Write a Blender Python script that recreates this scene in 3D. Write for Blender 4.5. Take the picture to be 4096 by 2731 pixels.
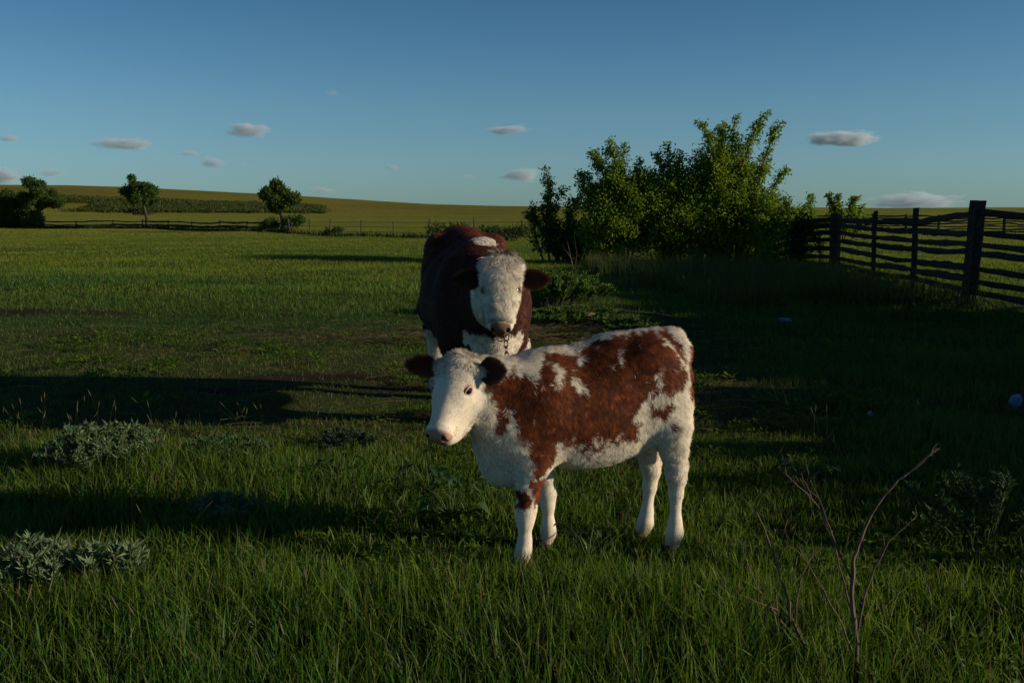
import bpy, math, random
import numpy as np
from mathutils import Vector, Matrix
for o in list(bpy.data.objects): bpy.data.objects.remove(o)
S = bpy.context.scene; COL = S.collection
PI = math.pi
# ------------------------------------------------------------------ camera
cam = bpy.data.cameras.new('camera'); cam.lens = 35; cam.sensor_width = 36
cam.clip_start = 0.05; cam.clip_end = 20000
co = bpy.data.objects.new('camera', cam); COL.objects.link(co); S.camera = co
co.location = (0, 0, 1.5); co.rotation_euler = (PI/2 - math.atan(129/995.56), 0, 0)
# ------------------------------------------------------------------ sky, sun, exposure
SUN_EL, SUN_AZ = math.radians(15.5), math.radians(11)       # low on the right, a little on the camera's side
sv = Vector((math.cos(SUN_EL)*math.cos(SUN_AZ), -math.cos(SUN_EL)*math.sin(SUN_AZ), math.sin(SUN_EL)))
w = bpy.data.worlds.new('World'); S.world = w; w.use_nodes = True
nt = w.node_tree; bg = nt.nodes['Background']
sky = nt.nodes.new('ShaderNodeTexSky'); sky.sky_type = 'NISHITA'; sky.sun_disc = False
sky.sun_elevation = SUN_EL; sky.sun_rotation = math.radians(99)
sky.altitude = 200; sky.air_density = 1.0; sky.dust_density = 0.3; sky.ozone_density = 2.5
hs = nt.nodes.new('ShaderNodeHueSaturation'); hs.inputs['Saturation'].default_value = 0.93
tcw = nt.nodes.new('ShaderNodeTexCoord'); sx = nt.nodes.new('ShaderNodeSeparateXYZ'); nt.links.new(tcw.outputs['Generated'], sx.inputs[0])
rp = nt.nodes.new('ShaderNodeValToRGB'); nt.links.new(sx.outputs[2], rp.inputs[0])       # clean dry air: bluer with height
el_ = rp.color_ramp.elements; el_[0].position = 0; el_[0].color = (.42, .71, .98, 1); el_[1].position = .45; el_[1].color = (.20, .40, .58, 1)
for ps, cc in ((.05, (.48, .73, .98, 1)), (.10, (.46, .72, .90, 1)), (.19, (.325, .61, .79, 1))): q = el_.new(ps); q.color = cc
mw = nt.nodes.new('ShaderNodeMix'); mw.data_type = 'RGBA'; mw.blend_type = 'MULTIPLY'; mw.inputs[0].default_value = 1
nt.links.new(sky.outputs[0], hs.inputs['Color']); nt.links.new(hs.outputs[0], mw.inputs[6]); nt.links.new(rp.outputs[0], mw.inputs[7]); nt.links.new(mw.outputs[2], bg.inputs[0])
bg.inputs[1].default_value = 0.093
sun = bpy.data.lights.new('sun', 'SUN'); sun.energy = 4.7; sun.angle = math.radians(0.5); sun.color = (1.0, 0.83, 0.60)
so = bpy.data.objects.new('sun', sun); COL.objects.link(so); so.rotation_euler = sv.to_track_quat('Z', 'Y').to_euler()
S.view_settings.view_transform = 'Standard'; S.view_settings.look = 'None'; S.view_settings.gamma = 1
S.view_settings.exposure = 0.0
S.render.engine = 'CYCLES'; S.cycles.volume_bounces = 3; S.cycles.transparent_max_bounces = 8; S.cycles.max_bounces = 6
# ------------------------------------------------------------------ helpers
RNG = np.random.default_rng(7)
def tag(o, label=None, cat=None, group=None, kind=None):
    if label: o['label'] = label
    if cat: o['category'] = cat
    if group: o['group'] = group
    if kind: o['kind'] = kind
    return o
def empty(name, loc=(0, 0, 0), rz=0):
    o = bpy.data.objects.new(name, None); COL.objects.link(o); o.location = loc; o.rotation_euler = (0, 0, rz); return o
def mk(name, V, F4=None, F3=None, C=None, mat=None, parent=None, smooth=False):
    V = np.asarray(V, np.float32).reshape(-1, 3)
    F4 = np.zeros((0, 4), np.int32) if F4 is None else np.asarray(F4, np.int32).reshape(-1, 4)
    F3 = np.zeros((0, 3), np.int32) if F3 is None else np.asarray(F3, np.int32).reshape(-1, 3)
    me = bpy.data.meshes.new(name); n4, n3 = len(F4), len(F3)
    me.vertices.add(len(V)); me.vertices.foreach_set('co', V.ravel())
    me.loops.add(n4*4 + n3*3); me.polygons.add(n4 + n3)
    me.loops.foreach_set('vertex_index', np.concatenate([F4.ravel(), F3.ravel()]).astype(np.int32))
    ls = np.concatenate([np.arange(n4)*4, n4*4 + np.arange(n3)*3]).astype(np.int32)
    me.polygons.foreach_set('loop_start', ls)
    me.polygons.foreach_set('use_smooth', np.full(n4 + n3, smooth))
    me.update(calc_edges=True)
    if C is not None:
        a = me.color_attributes.new('Col', 'FLOAT_COLOR', 'POINT')
        C = np.asarray(C, np.float32); C4 = np.ones((len(V), 4), np.float32); C4[:, :3] = C
        a.data.foreach_set('color', C4.ravel())
    if mat: me.materials.append(mat)
    o = bpy.data.objects.new(name, me); COL.objects.link(o)
    if parent: o.parent = parent
    return o
class Geo:
    def __init__(s): s.V = []; s.Q = []; s.T = []; s.C = []; s.n = 0
    def add(s, V, Q=None, T=None, C=(.5, .5, .5)):
        V = np.asarray(V, float).reshape(-1, 3); s.V.append(V)
        if Q is not None and len(Q): s.Q.append(np.asarray(Q, int).reshape(-1, 4) + s.n)
        if T is not None and len(T): s.T.append(np.asarray(T, int).reshape(-1, 3) + s.n)
        C = np.asarray(C, float); s.C.append(np.broadcast_to(C, (len(V), 3)) if C.ndim == 1 else C); s.n += len(V)
    def build(s, name, mat, parent=None, smooth=False):
        return mk(name, np.concatenate(s.V), np.concatenate(s.Q) if s.Q else None, np.concatenate(s.T) if s.T else None,
                  np.concatenate(s.C), mat, parent, smooth)
    def tube(s, P, R, n=6, C=(.5, .5, .5), rough=0, closed=False):
        P = np.asarray(P, float); m = len(P); R = np.broadcast_to(np.asarray(R, float), (m,))
        T = (np.roll(P, -1, 0) - np.roll(P, 1, 0)) if closed else np.gradient(P, axis=0)
        T /= np.linalg.norm(T, axis=1)[:, None] + 1e-9
        up = np.array([0, 0, 1.]) if abs(T[:, 2]).mean() < .8 else np.array([1., 0, 0])
        A = np.cross(T, up); A /= np.linalg.norm(A, axis=1)[:, None] + 1e-9; B = np.cross(T, A)
        th = np.arange(n)/n*2*PI
        rr = R[:, None]*(1 + (RNG.normal(0, rough, (m, n)) if rough else 0))
        V = P[:, None] + rr[..., None]*(np.cos(th)[None, :, None]*A[:, None] + np.sin(th)[None, :, None]*B[:, None])
        i = np.arange(m if closed else m - 1)[:, None]; j = np.arange(n)[None]
        k = (i + 1) % m; l = (j + 1) % n
        Q = np.stack([i*n + j, i*n + l + 0*i, k*n + l, k*n + j + 0*k], -1).reshape(-1, 4)
        T3 = []
        V = V.reshape(-1, 3)
        if not closed:
            V = np.vstack([V, P[0], P[-1]]); c0, c1 = m*n, m*n + 1
            for a in range(n):
                b = (a + 1) % n; T3 += [(c0, b, a), (c1, (m-1)*n + a, (m-1)*n + b)]
        s.add(V, Q, T3, C)
def hash3(i, j, k, seed):
    h = (i.astype(np.int64)*374761393 + j.astype(np.int64)*668265263 + k.astype(np.int64)*2147483647 + seed*974634777) & 0xffffffff
    h = ((h ^ (h >> 13))*1274126177) & 0xffffffff
    return ((h ^ (h >> 16)) & 0xffffff)/float(0xffffff)*2 - 1
def noise(P, sc=1., seed=0):
    P = np.asarray(P, float)/sc; I = np.floor(P).astype(np.int64); f = P - I; f = f*f*(3 - 2*f); r = 0
    for a in (0, 1):
        for b in (0, 1):
            for c in (0, 1):
                wgt = (f[..., 0] if a else 1-f[..., 0])*(f[..., 1] if b else 1-f[..., 1])*(f[..., 2] if c else 1-f[..., 2])
                r = r + wgt*hash3(I[..., 0]+a, I[..., 1]+b, I[..., 2]+c, seed)
    return r
def n2(x, y, sc, seed=0): return noise(np.stack([x, y, 0*x + .37], -1), sc, seed)
def sstep(a, b, x): t = np.clip((x - a)/(b - a), 0, 1); return t*t*(3 - 2*t)
def lerp(a, b, t): return a*(1 - t) + b*t
def norm(v): return v/(np.linalg.norm(v, axis=-1, keepdims=True) + 1e-9)
def inpoly(x, y, poly):
    r = np.zeros(x.shape, bool); n = len(poly)
    for i in range(n):
        x0, y0 = poly[i]; x1, y1 = poly[(i+1) % n]
        if y0 == y1: continue
        c = ((y0 > y) != (y1 > y)) & (x < (x1-x0)*(y-y0)/(y1-y0) + x0); r ^= c
    return r
# ------------------------------------------------------------------ materials
def mat_col(name, rough=.7, trans=0., spec=.3, hue=None, bump=None, aniso=0):
    """colour from the vertex colour; optional see-through light for leaves"""
    m = bpy.data.materials.new(name); m.use_nodes = True; t = m.node_tree; N, L = t.nodes, t.links
    p = N['Principled BSDF']; a = N.new('ShaderNodeVertexColor'); a.layer_name = 'Col'
    L.new(a.outputs[0], p.inputs['Base Color']); p.inputs['Roughness'].default_value = rough
    p.inputs['Specular IOR Level'].default_value = spec
    if trans:
        tr = N.new('ShaderNodeBsdfTranslucent'); mx = N.new('ShaderNodeMixShader'); mx.inputs[0].default_value = trans
        mc = N.new('ShaderNodeMix'); mc.data_type = 'RGBA'; mc.blend_type = 'MULTIPLY'; mc.inputs[0].default_value = 1
        L.new(a.outputs[0], mc.inputs[6]); mc.inputs[7].default_value = (1.25, 1.25, .6, 1)
        L.new(mc.outputs[2], tr.inputs[0]); L.new(p.outputs[0], mx.inputs[1]); L.new(tr.outputs[0], mx.inputs[2])
        L.new(mx.outputs[0], N['Material Output'].inputs[0])
    if bump:
        n = N.new('ShaderNodeTexNoise'); n.inputs['Scale'].default_value = bump[0]; n.inputs['Detail'].default_value = 6
        g = N.new('ShaderNodeNewGeometry'); mp = N.new('ShaderNodeMapping'); mp.inputs['Scale'].default_value = bump[2] if len(bump) > 2 else (1, 1, 1)
        tc = N.new('ShaderNodeTexCoord'); L.new(tc.outputs['Object'], mp.inputs[0]); L.new(mp.outputs[0], n.inputs['Vector'])
        b = N.new('ShaderNodeBump'); b.inputs['Strength'].default_value = bump[1]; b.inputs['Distance'].default_value = .02
        L.new(n.outputs[0], b.inputs['Height']); L.new(b.outputs[0], p.inputs['Normal'])
        mc = N.new('ShaderNodeMix'); mc.data_type = 'RGBA'; mc.blend_type = 'MULTIPLY'; mc.inputs[0].default_value = .8
        cr = N.new('ShaderNodeValToRGB'); cr.color_ramp.elements[0].position = .3; cr.color_ramp.elements[0].color = (.35, .35, .35, 1)
        cr.color_ramp.elements[1].position = .7; cr.color_ramp.elements[1].color = (1.2, 1.15, 1.1, 1)
        L.new(n.outputs[0], cr.inputs[0]); L.new(a.outputs[0], mc.inputs[6]); L.new(cr.outputs[0], mc.inputs[7]); L.new(mc.outputs[2], p.inputs['Base Color'])
    return m
def mat_plain(name, col, rough=.5, spec=.5, metal=0., coat=0):
    m = bpy.data.materials.new(name); m.use_nodes = True; p = m.node_tree.nodes['Principled BSDF']
    p.inputs['Base Color'].default_value = (*col, 1); p.inputs['Roughness'].default_value = rough
    p.inputs['Specular IOR Level'].default_value = spec; p.inputs['Metallic'].default_value = metal; p.inputs['Coat Weight'].default_value = coat
    return m
M_grass = mat_col('grass', .55, .42, .22)
M_leaf = mat_col('leaf', .55, .42, .25)
M_silver = mat_col('silver_leaf', .75, .2, .3)
M_bark = mat_col('bark', .9, 0, .2, bump=(30, .8, (1, 1, .25)))
M_wood = mat_col('old_wood', .9, 0, .2, bump=(14, .9, (1, 1, 1)))
M_fur = mat_col('fur', .75, 0, .25)
M_skin = mat_col('hide', .85, 0, .15)
M_ear = mat_col('ear_hide', .8, .12, .2)
M_hoof = mat_col('hoof', .5, 0, .4)
M_eye = mat_col('eye', .08, 0, .6)
M_nose = mat_col('nose', .32, 0, .5, bump=(220, .35))
M_iron = mat_plain('chain_iron', (.10, .075, .055), .5, .5, .7)
M_soil = mat_col('soil', .95, 0, .1, bump=(25, 1.0))
# ------------------------------------------------------------------ ground
def hgt(x, y):
    x = np.asarray(x, float); y = np.asarray(y, float)
    near = sstep(5.5, 12, np.hypot(x, y - 1))
    h = near*(.05*n2(x, y, 2.3, 1) + .07*n2(x, y, 7., 2)) + .012*n2(x, y, .6, 3)
    h += .18*np.exp(-((x - 1.0)/1.3)**2 - ((y - 15)/2.2)**2)
    tg = x/np.maximum(y, 60); crest = np.interp(tg, [-.6, -.45, -.25, -.15, -.08, 0, .3, .6], [11.9, 11.2, 8.3, 6.2, 4.6, 3.9, 3.1, 3.1])   # the hill is higher on the left
    lf = np.clip((crest - 3.1)/8., 0, 1)
    h += sstep(100, 205, y)*(.5 + .9*lf); h += sstep(208, 240, y)*3.0*lf
    h += sstep(215, 370, y)*(crest - .5 - 3.9*lf) - sstep(385, 900, y)*(2 + crest*.7)
    h += sstep(80, 200, y)*.3*n2(x, y, 45., 5)
    return h
def ground_colour(x, y):
    g = np.array([.050, .092, .018]); dry = np.array([.10, .092, .040]); soil = np.array([.05, .036, .022]); lush = np.array([.03, .065, .013])
    n = n2(x, y, 1.1, 11)*.6 + n2(x, y, .3, 12)*.4; m = n2(x*.5, y, 6, 13)
    c = lerp(g[None], lush[None], sstep(-.2, .5, m)[:, None])
    d = dryness(x, y)
    c = lerp(c, dry[None], np.clip(d, 0, 1)[:, None]*.55)
    c = lerp(c, soil[None], (sstep(.25, .5, n)*sstep(60, 20, y))[:, None]*.8)
    s = soilspots(x, y); c = lerp(c, soil[None]*.9, s[:, None])
    far = sstep(22, 70, y)[:, None]
    fc = np.array([.185, .195, .028])[None]*(1 + .12*n2(x, y, 30, 14)[:, None] + .08*n2(x, y, 6, 15)[:, None])
    c = lerp(c, fc, far)
    sc = sstep(215, 232, y)*sstep(30, 0, x + (y-230)*.1)
    c = lerp(c, fc*np.array([.85, .68, .75]), sc[:, None]*.7)
    return c
def dryness(x, y):
    b = sstep(5.6, 7.2, y)*sstep(14.5, 11., y)*(.22 + .6*n2(x, y, 1.6, 21) + .3*n2(x, y, .5, 22))
    b += .62*np.exp(-((x + 1.1)/2.0)**2 - ((y - 8.5)/1.1)**2)*(.7 + .6*n2(x, y, .6, 23))
    b += .5*sstep(.5, .15, np.abs(y - 12.2 - .05*x))*sstep(-4, -2, x)*sstep(2, 0, x)
    return np.clip(b, 0, 1)*sstep(4.5, 2.0, x) + .07
def soilspots(x, y):
    s = 0*x
    for cx, cy, rx, ry in ((-7.2, 14.6, 1.0, .4), (-6.0, 14.5, .5, .25), (.55, 11.9, 1.3, .38), (-1.9, 8.9, .9, .25), (-1.0, 8.4, .35, .15), (-.7, 7.3, .5, .15), (-2.4, 8.3, .5, .15)):
        s = np.maximum(s, sstep(1.25, .7, np.hypot((x-cx)/rx, (y-cy)/ry) + .4*n2(x, y, .25, 31)))
    return s
ys = np.concatenate([np.arange(-6, 2, .5), np.arange(2, 14, .08), np.arange(14, 40, .25), np.arange(40, 120, 1.), np.arange(120, 500, 3.), np.linspace(500, 3500, 60)])
t = np.linspace(-1, 1, 361)
X = t[None, :]*(6 + ys[:, None].clip(0)*1.1); Y = np.repeat(ys[:, None], len(t), 1)
xf, yf = X.ravel(), Y.ravel(); H = hgt(xf, yf)
ny, nx = X.shape; i = np.arange(ny-1)[:, None]; j = np.arange(nx-1)[None]
Q = np.stack([i*nx+j, i*nx+j+1, (i+1)*nx+j+1, (i+1)*nx+j], -1).reshape(-1, 4)
M_ground = bpy.data.materials.new('ground'); M_ground.use_nodes = True
N, L = M_ground.node_tree.nodes, M_ground.node_tree.links; p = N['Principled BSDF']
a = N.new('ShaderNodeVertexColor'); a.layer_name = 'Col'; g = N.new('ShaderNodeNewGeometry')
n1 = N.new('ShaderNodeTexNoise'); n1.inputs['Scale'].default_value = 1.3; n1.inputs['Detail'].default_value = 10; n1.inputs['Roughness'].default_value = .75
nb = N.new('ShaderNodeTexNoise'); nb.inputs['Scale'].default_value = 9; nb.inputs['Detail'].default_value = 8; nb.inputs['Roughness'].default_value = .8
for q in (n1, nb): L.new(g.outputs['Position'], q.inputs['Vector'])
cr = N.new('ShaderNodeValToRGB'); cr.color_ramp.elements[0].position = .32; cr.color_ramp.elements[0].color = (.45, .5, .45, 1); cr.color_ramp.elements[1].position = .68; cr.color_ramp.elements[1].color = (1.45, 1.4, 1.3, 1)
L.new(n1.outputs[0], cr.inputs[0]); mx = N.new('ShaderNodeMix'); mx.data_type = 'RGBA'; mx.blend_type = 'MULTIPLY'; mx.inputs[0].default_value = 1
L.new(a.outputs[0], mx.inputs[6]); L.new(cr.outputs[0], mx.inputs[7]); L.new(mx.outputs[2], p.inputs['Base Color'])
bp = N.new('ShaderNodeBump'); bp.inputs['Strength'].default_value = 1; bp.inputs['Distance'].default_value = .12
L.new(nb.outputs[0], bp.inputs['Height']); L.new(bp.outputs[0], p.inputs['Normal'])
p.inputs['Roughness'].default_value = 1; p.inputs['Specular IOR Level'].default_value = .05
tag(mk('ground', np.stack([xf, yf, H], 1), Q, None, ground_colour(xf, yf), M_ground, None, True), kind='structure')
# ------------------------------------------------------------------ grass
def blades(x, y, h, wd, col, nseg=3, lean=.35, seed=0, z=None, g0=.55):
    r = np.random.default_rng(seed); n = len(x)
    az = r.uniform(0, 2*PI, n); bend = np.abs(r.normal(lean, lean*.6, n)); fa = r.uniform(0, 2*PI, n)
    d = np.stack([np.cos(az), np.sin(az), 0*az], 1); wv = np.stack([np.cos(fa), np.sin(fa), 0*fa], 1)
    z0 = hgt(x, y) - .01 if z is None else z
    base = np.stack([x, y, z0], 1); V = []; C = []
    for s in range(nseg + 1):
        u = s/nseg
        c = base + d*(h*bend*u**1.9)[:, None] + np.array([0, 0, 1.])*(h*(u - .28*np.minimum(bend, 1.6)*u*u))[:, None]
        ww = wd*(1 - u**1.6)*(.75 + .5*min(u*2, 1)*.5)
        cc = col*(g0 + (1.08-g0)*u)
        if s < nseg:
            V += [c - wv*ww[:, None]/2, c + wv*ww[:, None]/2]; C += [cc, cc]
        else: V += [c]; C += [cc]
    k = 2*nseg + 1; V = np.stack(V, 1).reshape(-1, 3); C = np.stack(C, 1).reshape(-1, 3)
    b = (np.arange(n)*k)[:, None]
    Q = np.concatenate([b + np.array([[2*s, 2*s+1, 2*s+3, 2*s+2]]) for s in range(nseg-1)]) if nseg > 1 else None
    T = b + np.array([[2*nseg-2, 2*nseg-1, 2*nseg]])
    return V, Q, T, C
def scatter(y0, y1, dens, rng, pad=1.0, k=.56, xr=None):
    A = (y1-y0)*2*(k*y1 + pad); n = int(A*dens)
    y = rng.uniform(y0, y1, n); x = rng.uniform(-1, 1, n)*(k*y1 + pad)
    m = np.abs(x) < k*y + pad; return x[m], y[m]
GREEN = np.array([.070, .155, .014]); YEL = np.array([.150, .205, .020]); LUSH = np.array([.030, .105, .016]); DRY = np.array([.20, .165, .08]); BLUE = np.array([.060, .125, .055])
def grass_col(x, y, rng, dry=0.):
    n = len(x); t = n2(x, y, .9, 41) + rng.normal(0, .45, n); c = lerp(GREEN[None], YEL[None], sstep(-.3, .9, t)[:, None])
    m = n2(x*.4, y, 3.5, 42) + rng.normal(0, .25, n); c = lerp(c, LUSH[None], sstep(.1, .8, m)[:, None]*.8)
    c = lerp(c, BLUE[None], (rng.random(n) < .12)[:, None]*.8)
    d = (rng.random(n) < (dryness(x, y) + dry))[:, None]
    c = np.where(d, DRY[None]*rng.uniform(.5, 1.1, (n, 1)), c)
    c = c*lerp(1., np.array([[1.55, 1.2, .8]]), sstep(14, 30, y)[:, None])
    return c*rng.uniform(.7, 1.3, (n, 1))
def grass_h(x, y):
    h = .15 + .06*n2(x, y, .5, 51) + .035*n2(x, y, .14, 58) + .035*n2(x, y, 1.5, 52)
    k = sstep(3.5, 4.1, y + .35*n2(x, y, .8, 53))                 # tall verge right at the camera
    left = sstep(-.3, -1.0, x)
    mid = .075 + .03*left + .03*n2(x, y, .4, 54)
    h = lerp(h, mid, k)
    h = lerp(h, .045 + .02*n2(x, y, .5, 55), sstep(5.4, 6.6, y + .5*left*0))
    h = lerp(h, .085 + .03*n2(x, y, 3, 56), sstep(13.5, 16, y))
    sh = sstep(1.8, 3., x)*sstep(4.6, 6, y)*sstep(30, 20, y); h = lerp(h, .12 + .06*n2(x, y, .7, 57), sh)
    tus = np.exp(-(((x + 1.85)/.55)**2 + ((y - 5.7)/.5)**2)); h = h + .07*tus
    return np.maximum(h, .02)
r = np.random.default_rng(11); G = Geo()
def zone(y0, y1, dens, wd, nseg, lean, hs=1., seed=1, pad=1.):
    x, y = scatter(y0, y1, dens, r, pad)
    m = (r.random(len(x)) < .55 + .55*n2(x, y, max(.18, wd*25), seed+60) + .25) & (r.random(len(x)) > .85*soilspots(x, y)); x, y = x[m], y[m]
    h = grass_h(x, y)*r.uniform(.45, 1.35, len(x))*hs; w_ = wd*r.uniform(.6, 1.3, len(x))
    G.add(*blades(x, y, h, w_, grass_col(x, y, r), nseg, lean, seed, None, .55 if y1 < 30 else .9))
zone(2.1, 4.2, 4300, .0066, 4, .34, 1.1, 1)
zone(2.1, 5.5, 260, .0125, 4, .55, 1.15, 21)
zone(4.2, 7.0, 3400, .0062, 3, .40, 1.1, 2)
zone(7.0, 11., 1700, .006, 3, .5, 1., 3)
zone(11., 18., 620, .010, 2, .5, 1., 4)
zone(18., 34., 380, .013, 2, .5, 1.0, 5)
zone(34., 62., 110, .024, 2, .6, .8, 6)
zone(62., 96., 18, .06, 2, .7, .75, 7)
tag(G.build('grass', M_grass), 'green pasture grass, long in the foreground and short further back', 'grass', kind='stuff')
G = Geo(); r = np.random.default_rng(19); x, y = scatter(2.6, 12., 26, r); m = (n2(x, y, .7, 91) > .05) & ~((x > -.1) & (x < 1.0) & (y > 3.7) & (y < 4.8)) & (x < 3 - (y - 8)*.2); x, y = x[m], y[m]
for a_, b_ in zip(x, y):
    q = r.integers(9, 20); hh = r.uniform(.03, .09) if b_ > 4 else r.uniform(.06, .14); rd = r.uniform(.04, .09)
    an = r.uniform(0, 2*PI, q); rr_ = rd*np.sqrt(r.random(q)); P = np.stack([a_ + rr_*np.cos(an), b_ + rr_*np.sin(an), float(hgt(a_, b_)) + hh*r.uniform(.4, 1, q)], 1)
    D = np.stack([np.cos(an), np.sin(an), r.uniform(.1, .9, q)], 1)*2; A = norm(np.cross(D, [0, 0, 1.])); D = norm(D); L_ = (r.uniform(.022, .05, q)*(1 + (b_ > 7)*.4))[:, None]; w_ = L_*r.uniform(.3, .6)
    V = np.stack([P, P + D*L_*.5 + A*w_*.5 + [0, 0, .004], P + D*L_ - [0, 0, .004], P + D*L_*.5 - A*w_*.5 + [0, 0, .004]], 1).reshape(-1, 3); bb = (np.arange(q)*4)[:, None]
    G.add(V, None, np.concatenate([bb + [[0, 1, 2]], bb + [[0, 2, 3]]]), np.repeat(lerp(GREEN, YEL, r.random())*r.uniform(.6, 1.1, (q, 1)), 4, 0))
tag(G.build('low_herbs', M_leaf), 'low clover and small leafy herbs mixed into the near grass', 'herbs', kind='stuff')
# tall seeding stalks with brownish heads, and dry straw lying about
G = Geo(); n = 900
x, y = scatter(2.4, 7., 30, r); m = (n2(x, y, .6, 71) > .1) & (np.hypot(x-.35, (y-4.2)) > .75); x, y = x[m], y[m]
for a_, b_ in zip(x, y):
    if r.random() > (.9 if a_ < -.8 else .35): continue
    h = r.uniform(.16, .27); ln = r.normal(0, .05, 2); z = float(hgt(a_, b_))
    P = [(a_ + ln[0]*u*u, b_ + ln[1]*u*u, z + h*u) for u in (0, .4, .7, 1)]
    G.tube(P, [.0013, .0011, .001, .0008], 3, (.09, .11, .035))
    G.tube([P[-1], (P[-1][0]+ln[0]*.2, P[-1][1]+ln[1]*.2, P[-1][2]+.02), (P[-1][0]+ln[0]*.4, P[-1][1]+ln[1]*.4, P[-1][2]+.045)], [.001, .0030, .0008], 4, (.125, .115, .06))
tag(G.build('seeding_grass', M_grass), 'tall thin grass stalks carrying small brownish seed heads', 'grass stalks', kind='stuff')
G = Geo()
for k in range(1500):
    if k < 800: a_, b_ = r.normal(-.6, 1.3), r.normal(11.9, .5)
    elif k < 1150: a_, b_ = r.normal(.7, .8), r.normal(11.6, .35)
    else: a_, b_ = r.uniform(-6, 2), r.uniform(6.5, 14)
    L_ = r.uniform(.08, .3); an = r.normal(0, .5); z = float(hgt(a_, b_)) + r.uniform(.02, .06)
    P = [(a_ + L_*u*math.cos(an), b_ + L_*u*math.sin(an), z + .03*math.sin(u*3)*r.random()) for u in (0, .5, 1)]
    G.tube(P, .0022, 3, np.array([.27, .20, .10])*r.uniform(.5, 1.1))
tag(G.build('straw', M_grass), 'loose dry straw stems scattered over the worn turf behind the calf', 'straw', kind='stuff')
G = Geo()
x, y = r.uniform(2., 9.5, 26000), r.uniform(15.5, 29, 26000)
m = (x < 7.5 + .05*(y-16)) & (x > 3.2 - (y-15)*.08 + 1.5*n2(x, y, 2, 77)) & (n2(x, y, 1.2, 78) > -.35); x, y = x[m], y[m]
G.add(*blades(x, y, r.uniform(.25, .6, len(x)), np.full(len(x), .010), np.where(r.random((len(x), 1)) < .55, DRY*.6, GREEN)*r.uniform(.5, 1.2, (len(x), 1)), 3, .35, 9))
tag(G.build('rough_grass', M_grass), 'tall rough half dry grass growing in front of the bushes and fence', 'rough grass', kind='stuff')
# ------------------------------------------------------------------ clouds (volumes of real droplets far away)
def cloud_mat(name, dens, seed):
    m = bpy.data.materials.new(name); m.use_nodes = True; N, L = m.node_tree.nodes, m.node_tree.links
    N.remove(N['Principled BSDF']); v = N.new('ShaderNodeVolumePrincipled'); L.new(v.outputs[0], N['Material Output'].inputs['Volume'])
    v.inputs['Color'].default_value = (.82, .92, 1, 1); v.inputs['Anisotropy'].default_value = .1
    tc = N.new('ShaderNodeTexCoord'); g = N.new('ShaderNodeNewGeometry'); n = N.new('ShaderNodeTexNoise')
    n.noise_dimensions = '4D'; n.inputs['W'].default_value = seed*3.7
    mp = N.new('ShaderNodeMapping'); mp.inputs['Scale'].default_value = (.019, .03, .055); L.new(g.outputs['Position'], mp.inputs[0]); L.new(mp.outputs[0], n.inputs['Vector'])
    n.inputs['Scale'].default_value = 1; n.inputs['Detail'].default_value = 4; n.inputs['Roughness'].default_value = .6
    ln = N.new('ShaderNodeVectorMath'); ln.operation = 'LENGTH'; L.new(tc.outputs['Object'], ln.inputs[0])
    f = N.new('ShaderNodeMapRange'); f.inputs['From Min'].default_value = .2; f.inputs['From Max'].default_value = 1.0; f.inputs['To Min'].default_value = .30; f.inputs['To Max'].default_value = -.36
    L.new(ln.outputs['Value'], f.inputs[0])
    s = N.new('ShaderNodeMath'); s.operation = 'ADD'; L.new(n.outputs[0], s.inputs[0]); L.new(f.outputs[0], s.inputs[1])
    q = N.new('ShaderNodeMapRange'); q.inputs['From Min'].default_value = .46; q.inputs['From Max'].default_value = .80; q.inputs['To Min'].default_value = 0; q.inputs['To Max'].default_value = dens*.8
    L.new(s.outputs[0], q.inputs[0]); L.new(q.outputs[0], v.inputs['Density'])
    return m
ico_me = bpy.data.meshes.new('cloud'); import bmesh
bm = bmesh.new(); bmesh.ops.create_icosphere(bm, subdivisions=4, radius=1)
for v_ in bm.verts:
    c_ = v_.co; 
    if c_.z < 0: c_.z *= .55
bm.to_mesh(ico_me); bm.free()
D = 3000.
CL = [(582, 302, 64, 20, .10, 'small white cloud, brightest and plumpest on the left half of the sky'),
      (300, 331, 84, 17, .07, 'long flat pinkish cloud above the left round tree'),
      (499, 374, 40, 14, .08, 'small grey violet cloud low between the two round trees'),
      (450, 355, 34, 6, .06, 'thin grey wisp just above the grey violet cloud'),
      (568, 378, 12, 8, .06, 'tiny faint cloud puff right of the grey violet cloud'),
      (1167, 301, 60, 13, .08, 'flat pinkish cloud high above the bull'),
      (1200, 402, 58, 20, .07, 'ragged grey cloud touching the left tip of the bushes'),
      (1920, 320, 104, 20, .09, 'widest bright cloud, high to the right of the bushes'),
      (22, 402, 50, 22, .09, 'pale cloud cut by the left edge low over the hill'),
      (38, 321, 34, 9, .06, 'faint grey cloud wisp near the left edge'),
      (135, 396, 46, 11, .05, 'faint grey cloud streak above the leftmost trees'),
      (740, 435, 42, 10, .045, 'faint cloud right of the second round tree, just above the hill'),
      (908, 386, 20, 9, .05, 'small grey cloud scrap in the middle of the sky'),
      (1076, 407, 22, 7, .04, 'very faint cloud scrap left of the ragged grey cloud'),
      (770, 222, 24, 8, .035, 'very faint lone wisp, highest cloud in the sky'),
      (2095, 458, 125, 22, .04, 'broad thin pale cloud bank low behind the right fence')]
for k, (px, py, rx, rz, dn, lab) in enumerate(CL):
    o = bpy.data.objects.new('cloud', ico_me.copy()); COL.objects.link(o)
    o.data.materials.append(cloud_mat('cloud', dn, k+1))
    yy = D + k*40; s_ = yy/2288
    o.location = ((px-1176)*s_, yy, 1.5 + (488-py)*s_ - rz*s_*.2); o.scale = (rx*s_*1.35, rx*s_*.5, rz*s_*1.55)
    tag(o, lab, 'cloud', 'small clouds low in the sky')
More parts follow.
